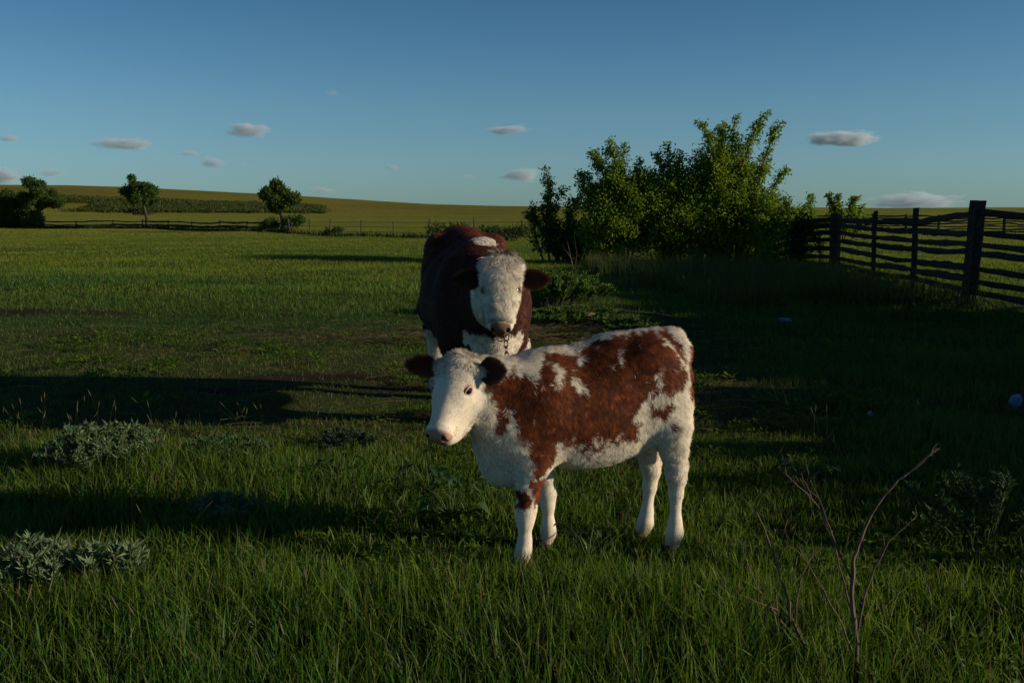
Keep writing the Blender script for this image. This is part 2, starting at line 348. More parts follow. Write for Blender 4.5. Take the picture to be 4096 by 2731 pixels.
# ------------------------------------------------------------------ leaves, trees and shrubs
def leaves(P, D, size, width, col, rng, droop=.5, fold=.25):
    """one bent pointed leaf per point; D is the way it points"""
    n = len(P); D = norm(D + rng.normal(0, .35, (n, 3)) - np.array([0, 0, droop]))
    A = norm(np.cross(D, rng.normal(0, 1, (n, 3)))); Nn = np.cross(A, D)
    s = (size*rng.uniform(.6, 1.3, n))[:, None]; w_ = (width*rng.uniform(.7, 1.3, n))[:, None]
    V = np.stack([P, P + D*s*.45 + A*w_*.5 + Nn*w_*fold, P + D*s - Nn*s*.1, P + D*s*.45 - A*w_*.5 + Nn*w_*fold], 1).reshape(-1, 3)
    b = (np.arange(n)*4)[:, None]; T = np.concatenate([b + np.array([[0, 1, 2]]), b + np.array([[0, 2, 3]])])
    return V, None, T, np.repeat(col, 4, 0)
def leafcol(n, rng, base=(.055, .098, .017), var=.45):
    c = np.array(base)[None]*rng.uniform(1-var, 1+var, (n, 1)); t = rng.random((n, 1))
    return lerp(c, c*np.array([1.5, 1.25, .8]), t*.6)
def shoot_shrub(name, label, cat, group, base, tops, nleaf, seed, lw=(.11, .05), colour=(.145, .225, .020), spread=.5, fill=None, wig=.12, bark=(.10, .085, .06), parts=True):
    """many stems from a shared foot, each carrying drooping compound leaves up to its own tip"""
    rng = np.random.default_rng(seed); bx, by = base; bz = float(hgt(bx, by))
    root = tag(empty(name, (bx, by, bz)), label, cat, group)
    W = Geo(); Lf = Geo()
    for (tx, ty, tz, rad) in tops:
        tip = np.array([tx-bx, ty-by, tz-bz]); H_ = tip[2]
        foot = np.array([tip[0]*.35 + rng.normal(0, .15), tip[1]*.35 + rng.normal(0, .15), -.05])
        u = np.linspace(0, 1, 12)[:, None]; off = rng.normal(0, wig, (1, 3))*np.array([1, 1, .2])
        path = foot + (tip-foot)*u + off*np.sin(u*PI) + np.array([0, 0, 1.])*.15*H_*np.sin(u*PI)*(np.linalg.norm(tip[:2]-foot[:2]) > .6)
        W.tube(path, np.linspace(.045*H_/3.5+.01, .006, 12), 5, bark)
        # side twigs
        nt_ = int(9 + H_*7); tw_u = rng.beta(1.5, 1.15, nt_)*.97 + .02
        tw_u = tw_u[tw_u > .18]
        for q in tw_u:
            p0 = path[0]*0 + np.array([np.interp(q, u[:, 0], path[:, a]) for a in range(3)])
            ln = rad*(1.25 - q)**.8*rng.uniform(.4, 1.15) + .07
            an = rng.uniform(0, 2*PI); d = norm(np.array([math.cos(an), math.sin(an), rng.uniform(.3, 1.1)]))
            v = np.linspace(0, 1, 5)[:, None]; tp = p0 + d*ln*v - np.array([0, 0, .18*ln])*v*v
            W.tube(tp, np.linspace(.011, .004, 5), 3, bark)
            m = max(6, int(nleaf*(ln + .12)/.5*4.6))
            k = rng.random(m); pp = p0 + (tp[-1]-p0)*k[:, None] + rng.normal(0, .06, (m, 3))
            Lf.add(*leaves(pp, d[None] + rng.normal(0, .5, (m, 3)), lw[0], lw[1], leafcol(m, rng, colour), rng, .75))
        m = int(nleaf*H_*8); k = rng.uniform(.3, 1.0, m); pp = np.stack([np.interp(k, u[:, 0], path[:, a]) for a in range(3)], 1) + rng.normal(0, .055, (m, 3))
        Lf.add(*leaves(pp, rng.normal(0, 1, (m, 3)), lw[0], lw[1], leafcol(m, rng, colour), rng, .75))
    for (fx, fy, fz, rx, ry, rz, m) in (fill or []):
        cl = rng.normal(0, 1, (max(4, m//60), 3)); cl = norm(cl)*rng.random((len(cl), 1))**.35
        idx = rng.integers(0, len(cl), m); pp = cl[idx]*np.array([rx, ry, rz]) + rng.normal(0, .13, (m, 3)) + np.array([fx-bx, fy-by, fz-bz])
        pp[:, 2] = np.maximum(pp[:, 2], .03)
        Lf.add(*leaves(pp, rng.normal(0, 1, (m, 3)), lw[0], lw[1], leafcol(m, rng, colour), rng, .75))
    W.build('branches', M_bark, root); Lf.build('foliage', M_leaf, root)
    return root
def at(px, py, d): return ((px-1176)/2288*d, 1.5 + (488-py)/2288*d)
def tops(lst, d, dd=.5, rad=.45, seed=0):
    rng = np.random.default_rng(seed); out = []
    for q in lst:
        X_, Z_ = at(q[0], q[1], d); out.append((X_, d + rng.uniform(-dd, dd), Z_, q[2] if len(q) > 2 else rad))
    return out
GB = 'leafy bushes in a clump beside the fence'
shoot_shrub('bush', 'tall bushy tree at left of the clump with two pointed leafy tops', 'bush', GB, (3.3, 30),
            tops([(1345, 405, .5), (1365, 350, .45), (1390, 330, .4), (1436, 326, .3), (1465, 365, .35), (1330, 400, .3), (1400, 400, .6), (1440, 420, .6), (1375, 440, .6), (1480, 430, .5)], 30, .7, seed=1), 7, 101,
            fill=[(3.2, 30, 1.3, 1.25, .9, 1.3, 12000), (3.6, 30.2, 2.1, 1.0, .7, .7, 6000)])
shoot_shrub('bush', 'middle bush of the clump with a single thin upright shoot on top', 'bush', GB, (4.8, 30.3),
            tops([(1500, 357, .3), (1527, 336, .25), (1555, 380, .4), (1520, 410, .6), (1575, 400, .6), (1490, 420, .5), (1600, 430, .6), (1545, 350, .25)], 30.3, .8, seed=2), 7, 102,
            fill=[(4.9, 30.1, 1.4, 1.3, 1., 1.4, 13000)])
shoot_shrub('bush', 'tallest bush of the clump with open branching crown against the sky', 'bush', GB, (6.5, 30),
            tops([(1592, 292, .35), (1637, 296, .3), (1660, 280, .45), (1682, 267, .42), (1733, 270, .4), (1779, 287, .2), (1757, 350, .2), (1786, 392, .12), (1700, 330, .5), (1650, 340, .5), (1615, 360, .5), (1740, 420, .4), (1690, 400, .6), (1775, 450, .3)], 30, .8, seed=3), 7, 103,
            fill=[(6.3, 30, 1.5, 1.4, 1.0, 1.6, 15000), (6.2, 30, 2.6, 1.0, .7, .9, 6000), (7.7, 29.4, 1.0, .8, .9, 1.0, 6000)])
shoot_shrub('bush', 'dark low shrub leaning left at the near end of the clump', 'bush', GB, (1.6, 31.5),
            tops([(1256, 388, .14), (1266, 410, .16), (1222, 462, .18), (1292, 432, .25), (1240, 475, .3), (1330, 445, .35), (1300, 470, .4), (1210, 490, .2)], 31.5, .5, seed=4), 7, 104, colour=(.05, .10, .025),
            fill=[(1.9, 31.4, .6, .9, .6, .6, 4500)])
shoot_shrub('bush', 'low bright green bush at the fence end of the clump', 'bush', GB, (8.2, 28.2),
            tops([(1802, 455, .25), (1790, 480, .3), (1855, 448, .12), (1838, 470, .22), (1815, 500, .3), (1770, 490, .4), (1740, 500, .4)], 28.2, .5, seed=5), 8, 105, colour=(.11, .19, .02),
            fill=[(7.6, 28, .6, .8, .6, .6, 3000)])
shoot_shrub('shrub', 'small round shrub standing beyond the fence at right', 'shrub', None, (16.3, 50),
            tops([(1897, 443, .3), (1915, 448, .35), (1950, 462, .3), (1962, 452, .3), (1930, 470, .5), (1975, 475, .35)], 50, .6, seed=6), 6, 106, (.16, .08), fill=[(16.4, 50, .9, .9, .8, .7, 1500)])
shoot_shrub('climbing_plant', 'dark creeper wrapped round an old post right of the bushes', 'creeper', None, (7.55, 26),
            tops([(1830, 492, .12), (1838, 500, .14), (1822, 520, .15)], 26, .15, seed=8), 9, 108, (.08, .05), (.03, .055, .018), fill=[(7.5, 26, .6, .2, .2, .6, 900)])
# unseen shrubs added beyond the right edge to throw the long shade over the ground
for k, (hx, hy, hh, lab) in enumerate([(9.9, 2.9, 2.1, 'first of the added shade shrubs, nearest the camera'), (9.7, 4.5, 2.5, 'second added shade shrub from the camera'), (9.9, 6.2, 2.6, 'third added shade shrub, broad and leafy'),
        (9.8, 8.0, 2.5, 'fourth added shade shrub with crowded stems'), (9.7, 9.8, 2.6, 'fifth added shade shrub from the camera'), (9.9, 11.6, 2.7, 'sixth added shade shrub from the camera'), (10.2, 13.4, 2.7, 'last added shade shrub before the big fence post')]):
    rr = np.random.default_rng(300+k)
    hh = hh*.44 + 1.34; shoot_shrub('shade_shrub', lab, 'shrub', 'shrubs added outside the picture to cast shade', (hx, hy),
        [(hx+rr.uniform(-.8, .8), hy+rr.uniform(-.9, .9), hh*rr.uniform(.85, 1.0), .45) for _ in range(9)], 3, 310+k, (.16, .10), fill=[(hx, hy, hh*.45, .6, 1.2, hh*.5, 14000)])
def round_tree(label, group, bx, by, cx, cz, rx, rz, trunk, seed, n=9000, extra=(), colour=(.052, .10, .020), lw=(.20, .12)):
    rng = np.random.default_rng(seed); bz = float(hgt(bx, by)); root = tag(empty('tree', (bx, by, bz)), label, 'tree', group)
    W = Geo(); W.tube([(0, 0, -.1), (.05, 0, trunk*.5), (cx-bx, 0, trunk), (cx-bx, 0, cz-bz)], [.22, .15, .13, .06], 7, (.07, .055, .04), .05)
    n = int(n*1.6); Lf = Geo(); lobes = []
    for k in range(26):
        d = norm(rng.normal(0, 1, 3)); d[2] = max(d[2], -.7); rr = rng.uniform(.30, .85); c = d*np.array([rx, rx*(1.1 if lw[0] < .25 else .85), rz])*rr
        lobes.append((c, rng.uniform(.18, .36)*min(rx, rz)))
        W.tube([(cx-bx, 0, max(trunk*.9, cz-bz-rz*.7)), tuple(c*.5 + np.array([cx-bx, 0, cz-bz])), tuple(c + np.array([cx-bx, 0, cz-bz]))], [.06, .04, .015], 4, (.07, .055, .04))
    for (ex, ez, er) in extra: lobes.append((np.array([ex-cx, 0, ez-cz]), er))
    tot = sum(q[1]**2 for q in lobes)
    for c, rad in lobes:
        m = int(n*rad**2/tot); pp = norm(rng.normal(0, 1, (m, 3)))*rad*rng.random((m, 1))**.4*np.array([1.15, 1.15, .9]) + c + np.array([cx-bx, 0, cz-bz]) + rng.normal(0, .08, (m, 3))
        Lf.add(*leaves(pp, rng.normal(0, 1, (m, 3)), lw[0], lw[1], leafcol(m, rng, colour), rng, .2))
    W.build('trunk', M_bark, root); Lf.build('crown', M_leaf, root); return root
for k, (hx, hy, lab) in enumerate([(16.0, 14.6, 'first of the small shade trees added out of the picture'), (16.3, 17.0, 'second small added shade tree with low crown'), (16.1, 19.4, 'third small added shade tree, middle of its row'),
        (16.6, 21.8, 'fourth small added shade tree with low crown'), (17.2, 24.2, 'farthest small shade tree added out of the picture')]):
    round_tree(lab, 'small trees added outside the picture to cast shade', hx, hy, hx, 3.45, 1.0, .95, 2.2, 500+k, 5200, lw=(.2, .13), extra=[(hx, 3.5, 1.1)])  # unseen trees, added with crowns set to shade the rough grass and fence
GT = 'round trees along the far field fence'
def P2(px, py, d): X_, Z_ = at(px, py, d); return X_, Z_
a1 = P2(331, 452, 91.5)
round_tree('left of two lone round trees, lollipop crown on bare trunk', GT, -33.35, 91.5, a1[0]+.25, a1[1], 1.5, 1.4, 2.0, 401, 9000, extra=[(P2(313, 410, 91.5)[0], P2(313, 410, 91.5)[1], .3), (P2(318, 425, 91.5)[0], P2(318, 425, 91.5)[1], .4), (P2(300, 440, 91.5)[0], P2(300, 440, 91.5)[1], .5)])
a1 = P2(650, 458, 77.2)
round_tree('right of two lone round trees, scruffy growth at its foot', GT, -17.7, 77.2, a1[0], a1[1], 1.5, 1.35, 1.2, 402, 9000, extra=[(P2(640, 425, 77)[0], P2(640, 425, 77)[1], .45), (P2(625, 515, 77)[0], .6, .5), (P2(672, 505, 77)[0], .8, .5), (P2(690, 500, 77)[0], .9, .35), (P2(610, 520, 77)[0], .4, .4)])
a1 = P2(40, 460, 95)
round_tree('dense dark tree cut by the left edge of the field', GT, a1[0]-.5, 95, a1[0]-.8, a1[1]-.1, 2.6, 1.5, .6, 403, 13000, extra=[(a1[0]-1.5, 1.0, 1.2), (a1[0]+.5, .9, 1.0), (a1[0]-3.5, 1.6, 1.5)])
a1 = P2(95, 455, 94)
round_tree('broad dark tree touching the leftmost one, ragged top', GT, a1[0]+.4, 94, a1[0], a1[1], 2.1, 1.45, 1.0, 404, 11000, extra=[(P2(80, 420, 94)[0], P2(80, 420, 94)[1], .55), (P2(105, 425, 94)[0], P2(105, 425, 94)[1], .4), (a1[0]-.5, .9, .9), (P2(140, 465, 94)[0], P2(140, 465, 94)[1], .6)])
rr = np.random.default_rng(5)
def low_shrub(label, px, py, d, rx, rz, n, seed, group=None, lw=(.15, .09), colour=(.035, .06, .018)):
    rng = np.random.default_rng(seed); X_ = (px-1176)/2288*d; z = float(hgt(X_, d)); Lf = Geo()
    for k in range(9):
        c = np.array([rng.uniform(-.7, .7)*rx, rng.uniform(-.5, .5)*rx, rng.uniform(.2, .8)*rz]); m = n//9
        pp = norm(rng.normal(0, 1, (m, 3)))*rng.random((m, 1))**.4*np.array([rx*.45, rx*.45, rz*.4]) + c; pp[:, 2] = np.maximum(pp[:, 2], 0)
        Lf.add(*leaves(pp, rng.normal(0, 1, (m, 3)), lw[0], lw[1], leafcol(m, rng, colour), rng, .1))
    o = Lf.build('low_shrub', M_leaf); o.location = (X_, d, z); return tag(o, label, 'shrub', group)
low_shrub('small dark shrub on the far fence line right of the trees', 768, 540, 66, .6, .55, 900, 1)
low_shrub('long low shrub on the field below the scrubby bank', 320, 480, 190, 3.0, 1.2, 900, 2, None, (.4, .25))
low_shrub('low green shrub on the fence line just behind the bull', 1040, 530, 58, 1.6, .9, 1500, 3)
low_shrub('spreading low shrub between the bull and the bush clump', 1150, 530, 52, 1.9, .8, 1800, 4)
# scrub on the hill bank
Lf = Geo(); n = 60000; r = np.random.default_rng(77)
cn = 1400; cy_ = r.uniform(216, 246, cn); cx_ = (r.uniform(150, 745, cn)-1176)/2288*cy_; 
m = n2(cx_, cy_, 14, 79) > -.55; cx_, cy_ = cx_[m], cy_[m]; rad = r.uniform(.5, 1.5, len(cx_))
idx = r.integers(0, len(cx_), n); pp = norm(r.normal(0, 1, (n, 3)))*rad[idx, None]*r.random((n, 1))**.4*np.array([1.6, 1, .42]) + np.stack([cx_[idx], cy_[idx], hgt(cx_[idx], cy_[idx]) + rad[idx]*.15], 1)
Lf.add(*leaves(pp, r.normal(0, 1, (n, 3)), .45, .32, leafcol(n, r, (.060, .085, .022), .2), r, .1))
tag(Lf.build('scrub', M_leaf), 'dense low scrub covering the bank of the far hill', 'scrub', kind='stuff')
# ------------------------------------------------------------------ fences
def post_geo(h, r, seed, square=True, col=(.10, .085, .065)):
    rng = np.random.default_rng(seed); G = Geo(); n = 10 if square else 8; m = 14
    P = [(rng.normal(0, .006), rng.normal(0, .006), -.3 + (h+.3)*k/(m-1)) for k in range(m)]
    th = np.arange(n)/n*2*PI; shp = 1/np.maximum(np.abs(np.cos(th)), np.abs(np.sin(th)))**(.75 if square else 0)
    lob = shp*(1 + rng.normal(0, .07, n)); V = []
    for k, p_ in enumerate(P):
        rr_ = r*lob*(1 + rng.normal(0, .015, n)); V.append(np.stack([p_[0] + rr_*np.cos(th+.3), p_[1] + rr_*np.sin(th+.3), np.full(n, p_[2]) + (rng.normal(0, .012, n) if k == m-1 else 0)], 1))
    V = np.concatenate(V + [np.array([[0, 0, h + .004]])]); Q = [(k*n+a, k*n+(a+1) % n, (k+1)*n+(a+1) % n, (k+1)*n+a) for k in range(m-1) for a in range(n)]
    T = [((m-1)*n+a, (m-1)*n+(a+1) % n, m*n) for a in range(n)]
    G.add(V, Q, T, np.array(col)); return G
def rail_geo(A, B, th, dp, seed, wav=.02, col=(.085, .07, .052)):
    """rough split rail: flattened wavy pole, thinner at its ends"""
    rng = np.random.default_rng(seed); A = np.array(A, float); B = np.array(B, float); n = 14; u = np.linspace(0, 1, n)
    off = wav*(rng.normal()*np.sin(u*PI*1.0) + .6*rng.normal()*np.sin(u*PI*2.2 + 1) + .3*rng.normal()*np.sin(u*PI*5 + rng.uniform(0, 6))); P = A + (B-A)*u[:, None]; P[:, 2] += off - wav*1.2*np.sin(u*PI)
    d = norm((B-A)*np.array([1, 1, 0])); s = np.array([-d[1], d[0], 0]); t_ = th*(.75 + .3*np.sin(u*PI))*(1 + .06*rng.normal(0, 1, n)); V = []
    for k in range(n):
        for a in range(8):
            an = a/8*2*PI; V.append(P[k] + s*math.cos(an)*dp*.5 + np.array([0, 0, 1.])*math.sin(an)*t_[k]*.5*(1 + .1*rng.normal()))
    Q = [(k*8+a, k*8+(a+1) % 8, (k+1)*8+(a+1) % 8, (k+1)*8+a) for k in range(n-1) for a in range(8)]
    G = Geo(); G.add(V + [P[0], P[-1]], Q, [(n*8, (a+1) % 8, a) for a in range(8)] + [(n*8+1, (n-1)*8+a, (n-1)*8+(a+1) % 8) for a in range(8)], np.array(col)*rng.uniform(.7, 1.2)); return G
def fence(name, label, posts, rails, th, dp, seed, wav=.02, group=None, square=True, over=.12, skip=0., col=(.045, .037, .028)):
    """posts: (x, y, height, radius); rails: heights at each post"""
    rng = np.random.default_rng(seed); x0, y0 = posts[0][:2]; root = tag(empty(name, (x0, y0, 0)), label, 'fence', group)
    for k, (x, y, h, r_) in enumerate(posts):
        o = post_geo(h, r_, seed*50+k, square and r_ > .09, np.array(col)*.95).build('post', M_wood, root, False); z = float(hgt(x, y)); o.location = (x-x0, y-y0, z)
        o.rotation_euler = (rng.normal(0, .012), rng.normal(0, .012), 0)
    for k in range(len(posts)-1):
        A, B = np.array(posts[k][:2]), np.array(posts[k+1][:2]); ra = rails[k] if isinstance(rails[0], (list, tuple)) else rails
        rb = rails[k+1] if isinstance(rails[0], (list, tuple)) else rails; d = (B-A)/np.linalg.norm(B-A)
        za, zb = float(hgt(*A)), float(hgt(*B)); s = np.array([d[1], -d[0]])
        for q in range(min(len(ra), len(rb))):
            if rng.random() < skip: continue
            sd = .5*(posts[k][3] + posts[k+1][3])*.0 + .02*(1 if q % 2 else -1)
            a_ = A - d*over + s*sd; b_ = B + d*over + s*sd
            rail_geo((a_[0]-x0, a_[1]-y0, za + ra[q] + rng.normal(0, .01)), (b_[0]-x0, b_[1]-y0, zb + rb[q] + rng.normal(0, .01)), th*rng.uniform(.8, 1.25), dp, seed*500+k*20+q, wav, col).build('rail', M_wood, root)
    return root
R7 = (1.34, 1.17, .98, .83, .61, .41, .21)
fence('rail_fence', 'near paddock fence of rough grey rails with two massive squared posts', 
      [(7.5, 29.5, 1.4, .06), (8.24, 25.5, 1.46, .12), (7.72, 21.3, 1.52, .05), (7.86, 19.5, 1.57, .055), (7.70, 16.7, 1.70, .108), (8.35, 13.6, 1.5, .06), (8.8, 10.6, 1.5, .06)],
      [(1.2, 1.05, .9, .7, .5, .3, .1), (1.33, 1.18, 1.0, .82, .6, .38, .2), (1.32, 1.14, .97, .8, .58, .38, .2), (1.31, 1.14, .945, .79, .56, .40, .22), (1.50, 1.157, .99, .84, .60, .40, .20), (1.40, 1.12, .95, .8, .5, .28, .06), (1.3, 1.1, .95, .8, .5, .28, .06)], .110, .050, 3, .008)
# far paddock fence seen through it
d_ = 72
fence('rail_fence', 'distant dark paddock fence of many close rails beyond the near fence',
      [(((px-1176)/2288)*dd, dd, 1.42, .09) for px, dd in ((1700, 80), (1775, 78), (1850, 76), (1925, 74.5), (2000, 73), (2075, 72), (2150, 71), (2225, 70), (2300, 69), (2375, 68), (2450, 67))],
      (1.30, 1.12, .95, .78, .60, .42, .22), .10, .05, 4, .03, square=False, col=(.055, .05, .04))
fence('rail_fence', 'long low rail fence across the far end of the field, round trees behind it',
      [(-62, 98, .8, .06), (-56, 97.3, .8, .06), (-49.4, 96.6, .82, .06), (-45, 95.5, .75, .05), (-41, 94.3, .78, .06), (-37, 93, .8, .05), (-33.6, 91.2, .9, .07), (-30.3, 88.4, .8, .06), (-27.4, 85.8, .78, .05), (-24.2, 83, .85, .06), (-21.2, 80.2, .8, .06), (-18.6, 77.8, .75, .05), (-16.2, 73.5, .8, .06)],
      (.70, .40, .30, .18, .06), .12, .06, 5, .03, square=False, over=.2, col=(.06, .05, .04))
# wire fence continuing it
def wire_fence(label, pts, seed):
    root = tag(empty('wire_fence', (pts[0][0], pts[0][1], 0)), label, 'fence'); x0, y0 = pts[0]
    rng = np.random.default_rng(seed)
    for k, (x, y) in enumerate(pts):
        o = post_geo(rng.uniform(.95, 1.25), .045, seed*9+k, False).build('post', M_wood, root); o.location = (x-x0, y-y0, float(hgt(x, y))); o.rotation_euler = (rng.normal(0, .05), rng.normal(0, .05), 0)
    for z in (.3, .6, .9):
        G = Geo(); G.tube([(x-x0, y-y0, z + float(hgt(x, y))) for x, y in pts], .012, 4, (.08, .07, .06)); G.build('wire', M_wood, root)
wire_fence('thin wire fence on wooden stakes between the round trees and the bull', [(-16.2, 73.2), (-14, 69.3), (-11.9, 65.6), (-9.6, 63.7), (-7.3, 61.9), (-5, 60), (-2.2, 58.5), (.6, 57.4), (3.2, 56.8)], 6)
G = Geo(); n = 3500; r = np.random.default_rng(81)       # weeds along the foot of the far fence
fx = np.array([-62, -49.4, -41, -33.6, -24.2, -16.2, -11.9, -5, 3]); fy = np.array([98, 96.6, 94.3, 91.2, 83, 73.5, 65.6, 60, 57])
x = r.uniform(-62, 3, n); y = np.interp(x, fx, fy) + r.normal(0, .35, n)
G.add(*blades(x, y, r.uniform(.15, .42, n), np.full(n, .09), np.where(r.random((n, 1)) < .4, DRY*.35, GREEN*.6)*r.uniform(.6, 1.2, (n, 1)), 2, .4, 82))
tag(G.build('fence_weeds', M_grass), 'dark weeds grown up along the foot of the far field fence', 'weeds', kind='stuff')
# ------------------------------------------------------------------ loose things on the ground
G = Geo(); G.tube([(7.75, 16.3, .06), (7.82, 15.9, -.02), (7.95, 15.4, .03), (8.05, 15.0, .0), (8.2, 14.7, .02), (8.4, 14.4, .05)], .022, 6, (.22, .20, .17), .06)
tag(G.build('pole', M_bark), 'thin pale pole lying in the grass at the foot of the massive fence post', 'pole')
def tw(name, label, lines, Y, r0, seed, sc=.78):
    rng = np.random.default_rng(seed); x0 = lines[0][0][0]; root = tag(empty(name, (x0, Y, 0)), label, 'dead plant', 'dead branching weed stalks in the right foreground')
    dep = {}
    for k, l in enumerate(lines):
        G = Geo(); p = np.array(l, float); m = len(p); key = tuple(l[0]); d0 = dep.get(key, 0.); sl = rng.normal(0, .22) if k else 0
        L_ = np.concatenate([[0], np.cumsum(np.linalg.norm(np.diff(p, axis=0), axis=1))]); yy = d0 + sl*L_
        for a, b in zip(l, yy): dep.setdefault(tuple(a), b)
        big = r0*(1. if k == 0 else .55*(.8 if L_[-1] > .2 else .55)); P3 = np.stack([p[:, 0]-x0, yy, p[:, 1]], 1)
        u = np.linspace(0, 1, m*3); Pi = np.stack([np.interp(u*(m-1), np.arange(m), P3[:, q]) for q in range(3)], 1); Pi += rng.normal(0, .0012, Pi.shape)
        G.tube(Pi, np.linspace(big, max(big*.22, .0009), len(u)), 6, (.14, .105, .078), .06)
        for q in range(2 if L_[-1] > .25 else 0):     # short side twigs
            i_ = rng.integers(len(u)//3, len(u)-1); d = norm(rng.normal(0, 1, 3)*np.array([1, .6, 0]) + np.array([0, 0, 1.2]))
            G.tube([Pi[i_], Pi[i_] + d*.02, Pi[i_] + d*rng.uniform(.035, .06)], [.0016, .0012, .0007], 4, (.15, .115, .085))
        G.build('stem' if k == 0 else 'branch', M_bark, root)
    return root
tw('dead_stalk', 'tallest dead stalk, upright thick stem with long branch reaching right', [[(1.098, -.03), (1.089, .168), (1.071, .271), (1.067, .357), (1.067, .432), (1.076, .448), (1.098, .528), (1.131, .596), (1.188, .675), (1.242, .716), (1.309, .784)],
    [(1.242, .716), (1.291, .748), (1.338, .771)], [(1.188, .675), (1.266, .735), (1.306, .799)], [(1.067, .357), (1.025, .448), (.979, .559), (.941, .612), (.908, .69)], [(.941, .612), (.86, .685), (.856, .714)],
    [(1.089, .168), (1.069, .271), (1.047, .352), (1.025, .448), (.978, .591), (.945, .654), (.93, .722)], [(1.089, .168), (1.104, .293), (1.13, .389), (1.177, .49), (1.226, .538), (1.257, .57), (1.248, .601)],
    [(1.084, .108), (1.034, .222), (.979, .319), (.907, .437), (.857, .48)], [(.907, .437), (.885, .477)]], 3.0, .0090, 1)
tw('dead_stalk', 'shorter dead stalk leaning left beside the tallest one', [[(1.029, -.03), (.961, .085), (.91, .179), (.888, .217), (.889, .261), (.857, .343), (.834, .414), (.799, .511), (.771, .565)], [(.91, .179), (.918, .261), (.941, .338), (.971, .387), (1.001, .406)],
    [(.971, .387), (1.021, .433)], [(.961, .085), (.857, .206), (.807, .272), (.762, .371), (.733, .463)], [(.888, .217), (.823, .256), (.711, .316)]], 3.05, .0080, 2)
tw('dead_stalk', 'thin brown dead stalk behind the big silvery wormwood mound', [[(-2.13, 0), (-2.17, .1), (-2.2, .2), (-2.24, .27)], [(-2.17, .1), (-2.15, .16)]], 6.0, .006, 4)
tw('dead_stalk', 'pale dry bare stalks in front of the dark shrub behind the bull', [[(1.5, 0), (1.42, .4), (1.33, .8)], [(1.5, 0), (1.55, .5), (1.48, .95)], [(1.5, 0), (1.66, .35), (1.8, .75)], [(1.42, .4), (1.36, .5), (1.2, .7)]], 24, .02, 5)
def wormwood(label, x, y, rad, h, n, seed, col=(.125, .20, .085), wd=.009, ln=.045):
    """dome of stems with feathery narrow silver leaves"""
    rng = np.random.default_rng(seed); root = tag(empty('wormwood', (x, y, float(hgt(x, y)))), label, 'wormwood plant', 'silvery wormwood plants in the grass')
    W = Geo(); Lf = Geo()
    for k in range(n):
        an = rng.uniform(0, 2*PI); rr_ = rad*math.sqrt(rng.random()); tx, ty = rr_*math.cos(an), rr_*math.sin(an); tz = h*(1 - .55*(rr_/rad)**2)*rng.uniform(.75, 1.12)
        P = np.array([(tx*.45, ty*.45, 0), (tx*.75, ty*.75, tz*.5), (tx, ty, tz)]); W.tube(P, [.0035, .003, .0015], 4, (.10, .12, .07))
        m = 26; u = rng.uniform(.35, 1.0, m)**.8; pp = np.stack([np.interp(u, [0, .5, 1], P[:, a]) for a in range(3)], 1)
        a2 = rng.uniform(0, 2*PI, m); d = np.stack([np.cos(a2), np.sin(a2), rng.uniform(.4, 1.6, m)], 1)
        c = np.array(col)[None]*rng.uniform(.6, 1.35, (m, 1))
        for off in (0, .55, -.55):
            ca, sa = math.cos(off), math.sin(off); dd = np.stack([d[:, 0]*ca - d[:, 1]*sa, d[:, 0]*sa + d[:, 1]*ca, d[:, 2]], 1)
            Lf.add(*leaves(pp, dd*2.5, ln*(1 if off == 0 else .7), wd, c, rng, -.05))
    W.build('stem', M_bark, root); Lf.build('foliage', M_silver, root); return root
wormwood('largest silvery wormwood mound, left of the middle in the grass', -2.42, 5.75, .36, .27, 100, 1)
wormwood('low wormwood mound right of the largest one', -1.75, 5.9, .30, .15, 60, 2, (.06, .12, .045))
wormwood('wormwood with upright silver tips at the lower left edge', -1.92, 3.85, .17, .20, 40, 3, (.15, .215, .11), .010, .055)
wormwood('wormwood just right of the lower left one', -1.62, 3.87, .14, .19, 26, 4, (.14, .205, .10), .010, .055)
wormwood('small flat pale wormwood in the middle of the left grass', -1.42, 4.75, .17, .11, 40, 5, (.15, .21, .11))
wormwood('small wormwood tuft sunk in the grass near the bottom left', -.92, 3.35, .06, .12, 12, 6)
wormwood('dark feathery weed clump at the right edge in shade', 2.2, 4.5, .40, .36, 24, 7, (.04, .085, .03), .01, .05)
wormwood('fainter feathery weed by the worn turf left of the calf', -1.05, 6.2, .22, .13, 40, 8, (.06, .09, .05))
wormwood('bushy green weed mound right behind the bull head', .62, 14.6, .62, .50, 150, 9, (.09, .17, .03), .02, .08)
wormwood('second green weed mound beside the shade line behind the bull', 1.05, 15.0, .5, .38, 90, 10, (.085, .16, .03), .02, .08)
wormwood('low green weeds in front of the mounds behind the bull', .85, 13.2, .8, .15, 110, 11, (.09, .16, .03), .02, .06)
wormwood('low weeds on the lit ground above the calf back, by the stone', 1.45, 12.5, .5, .15, 60, 12, (.09, .16, .03), .02, .06)
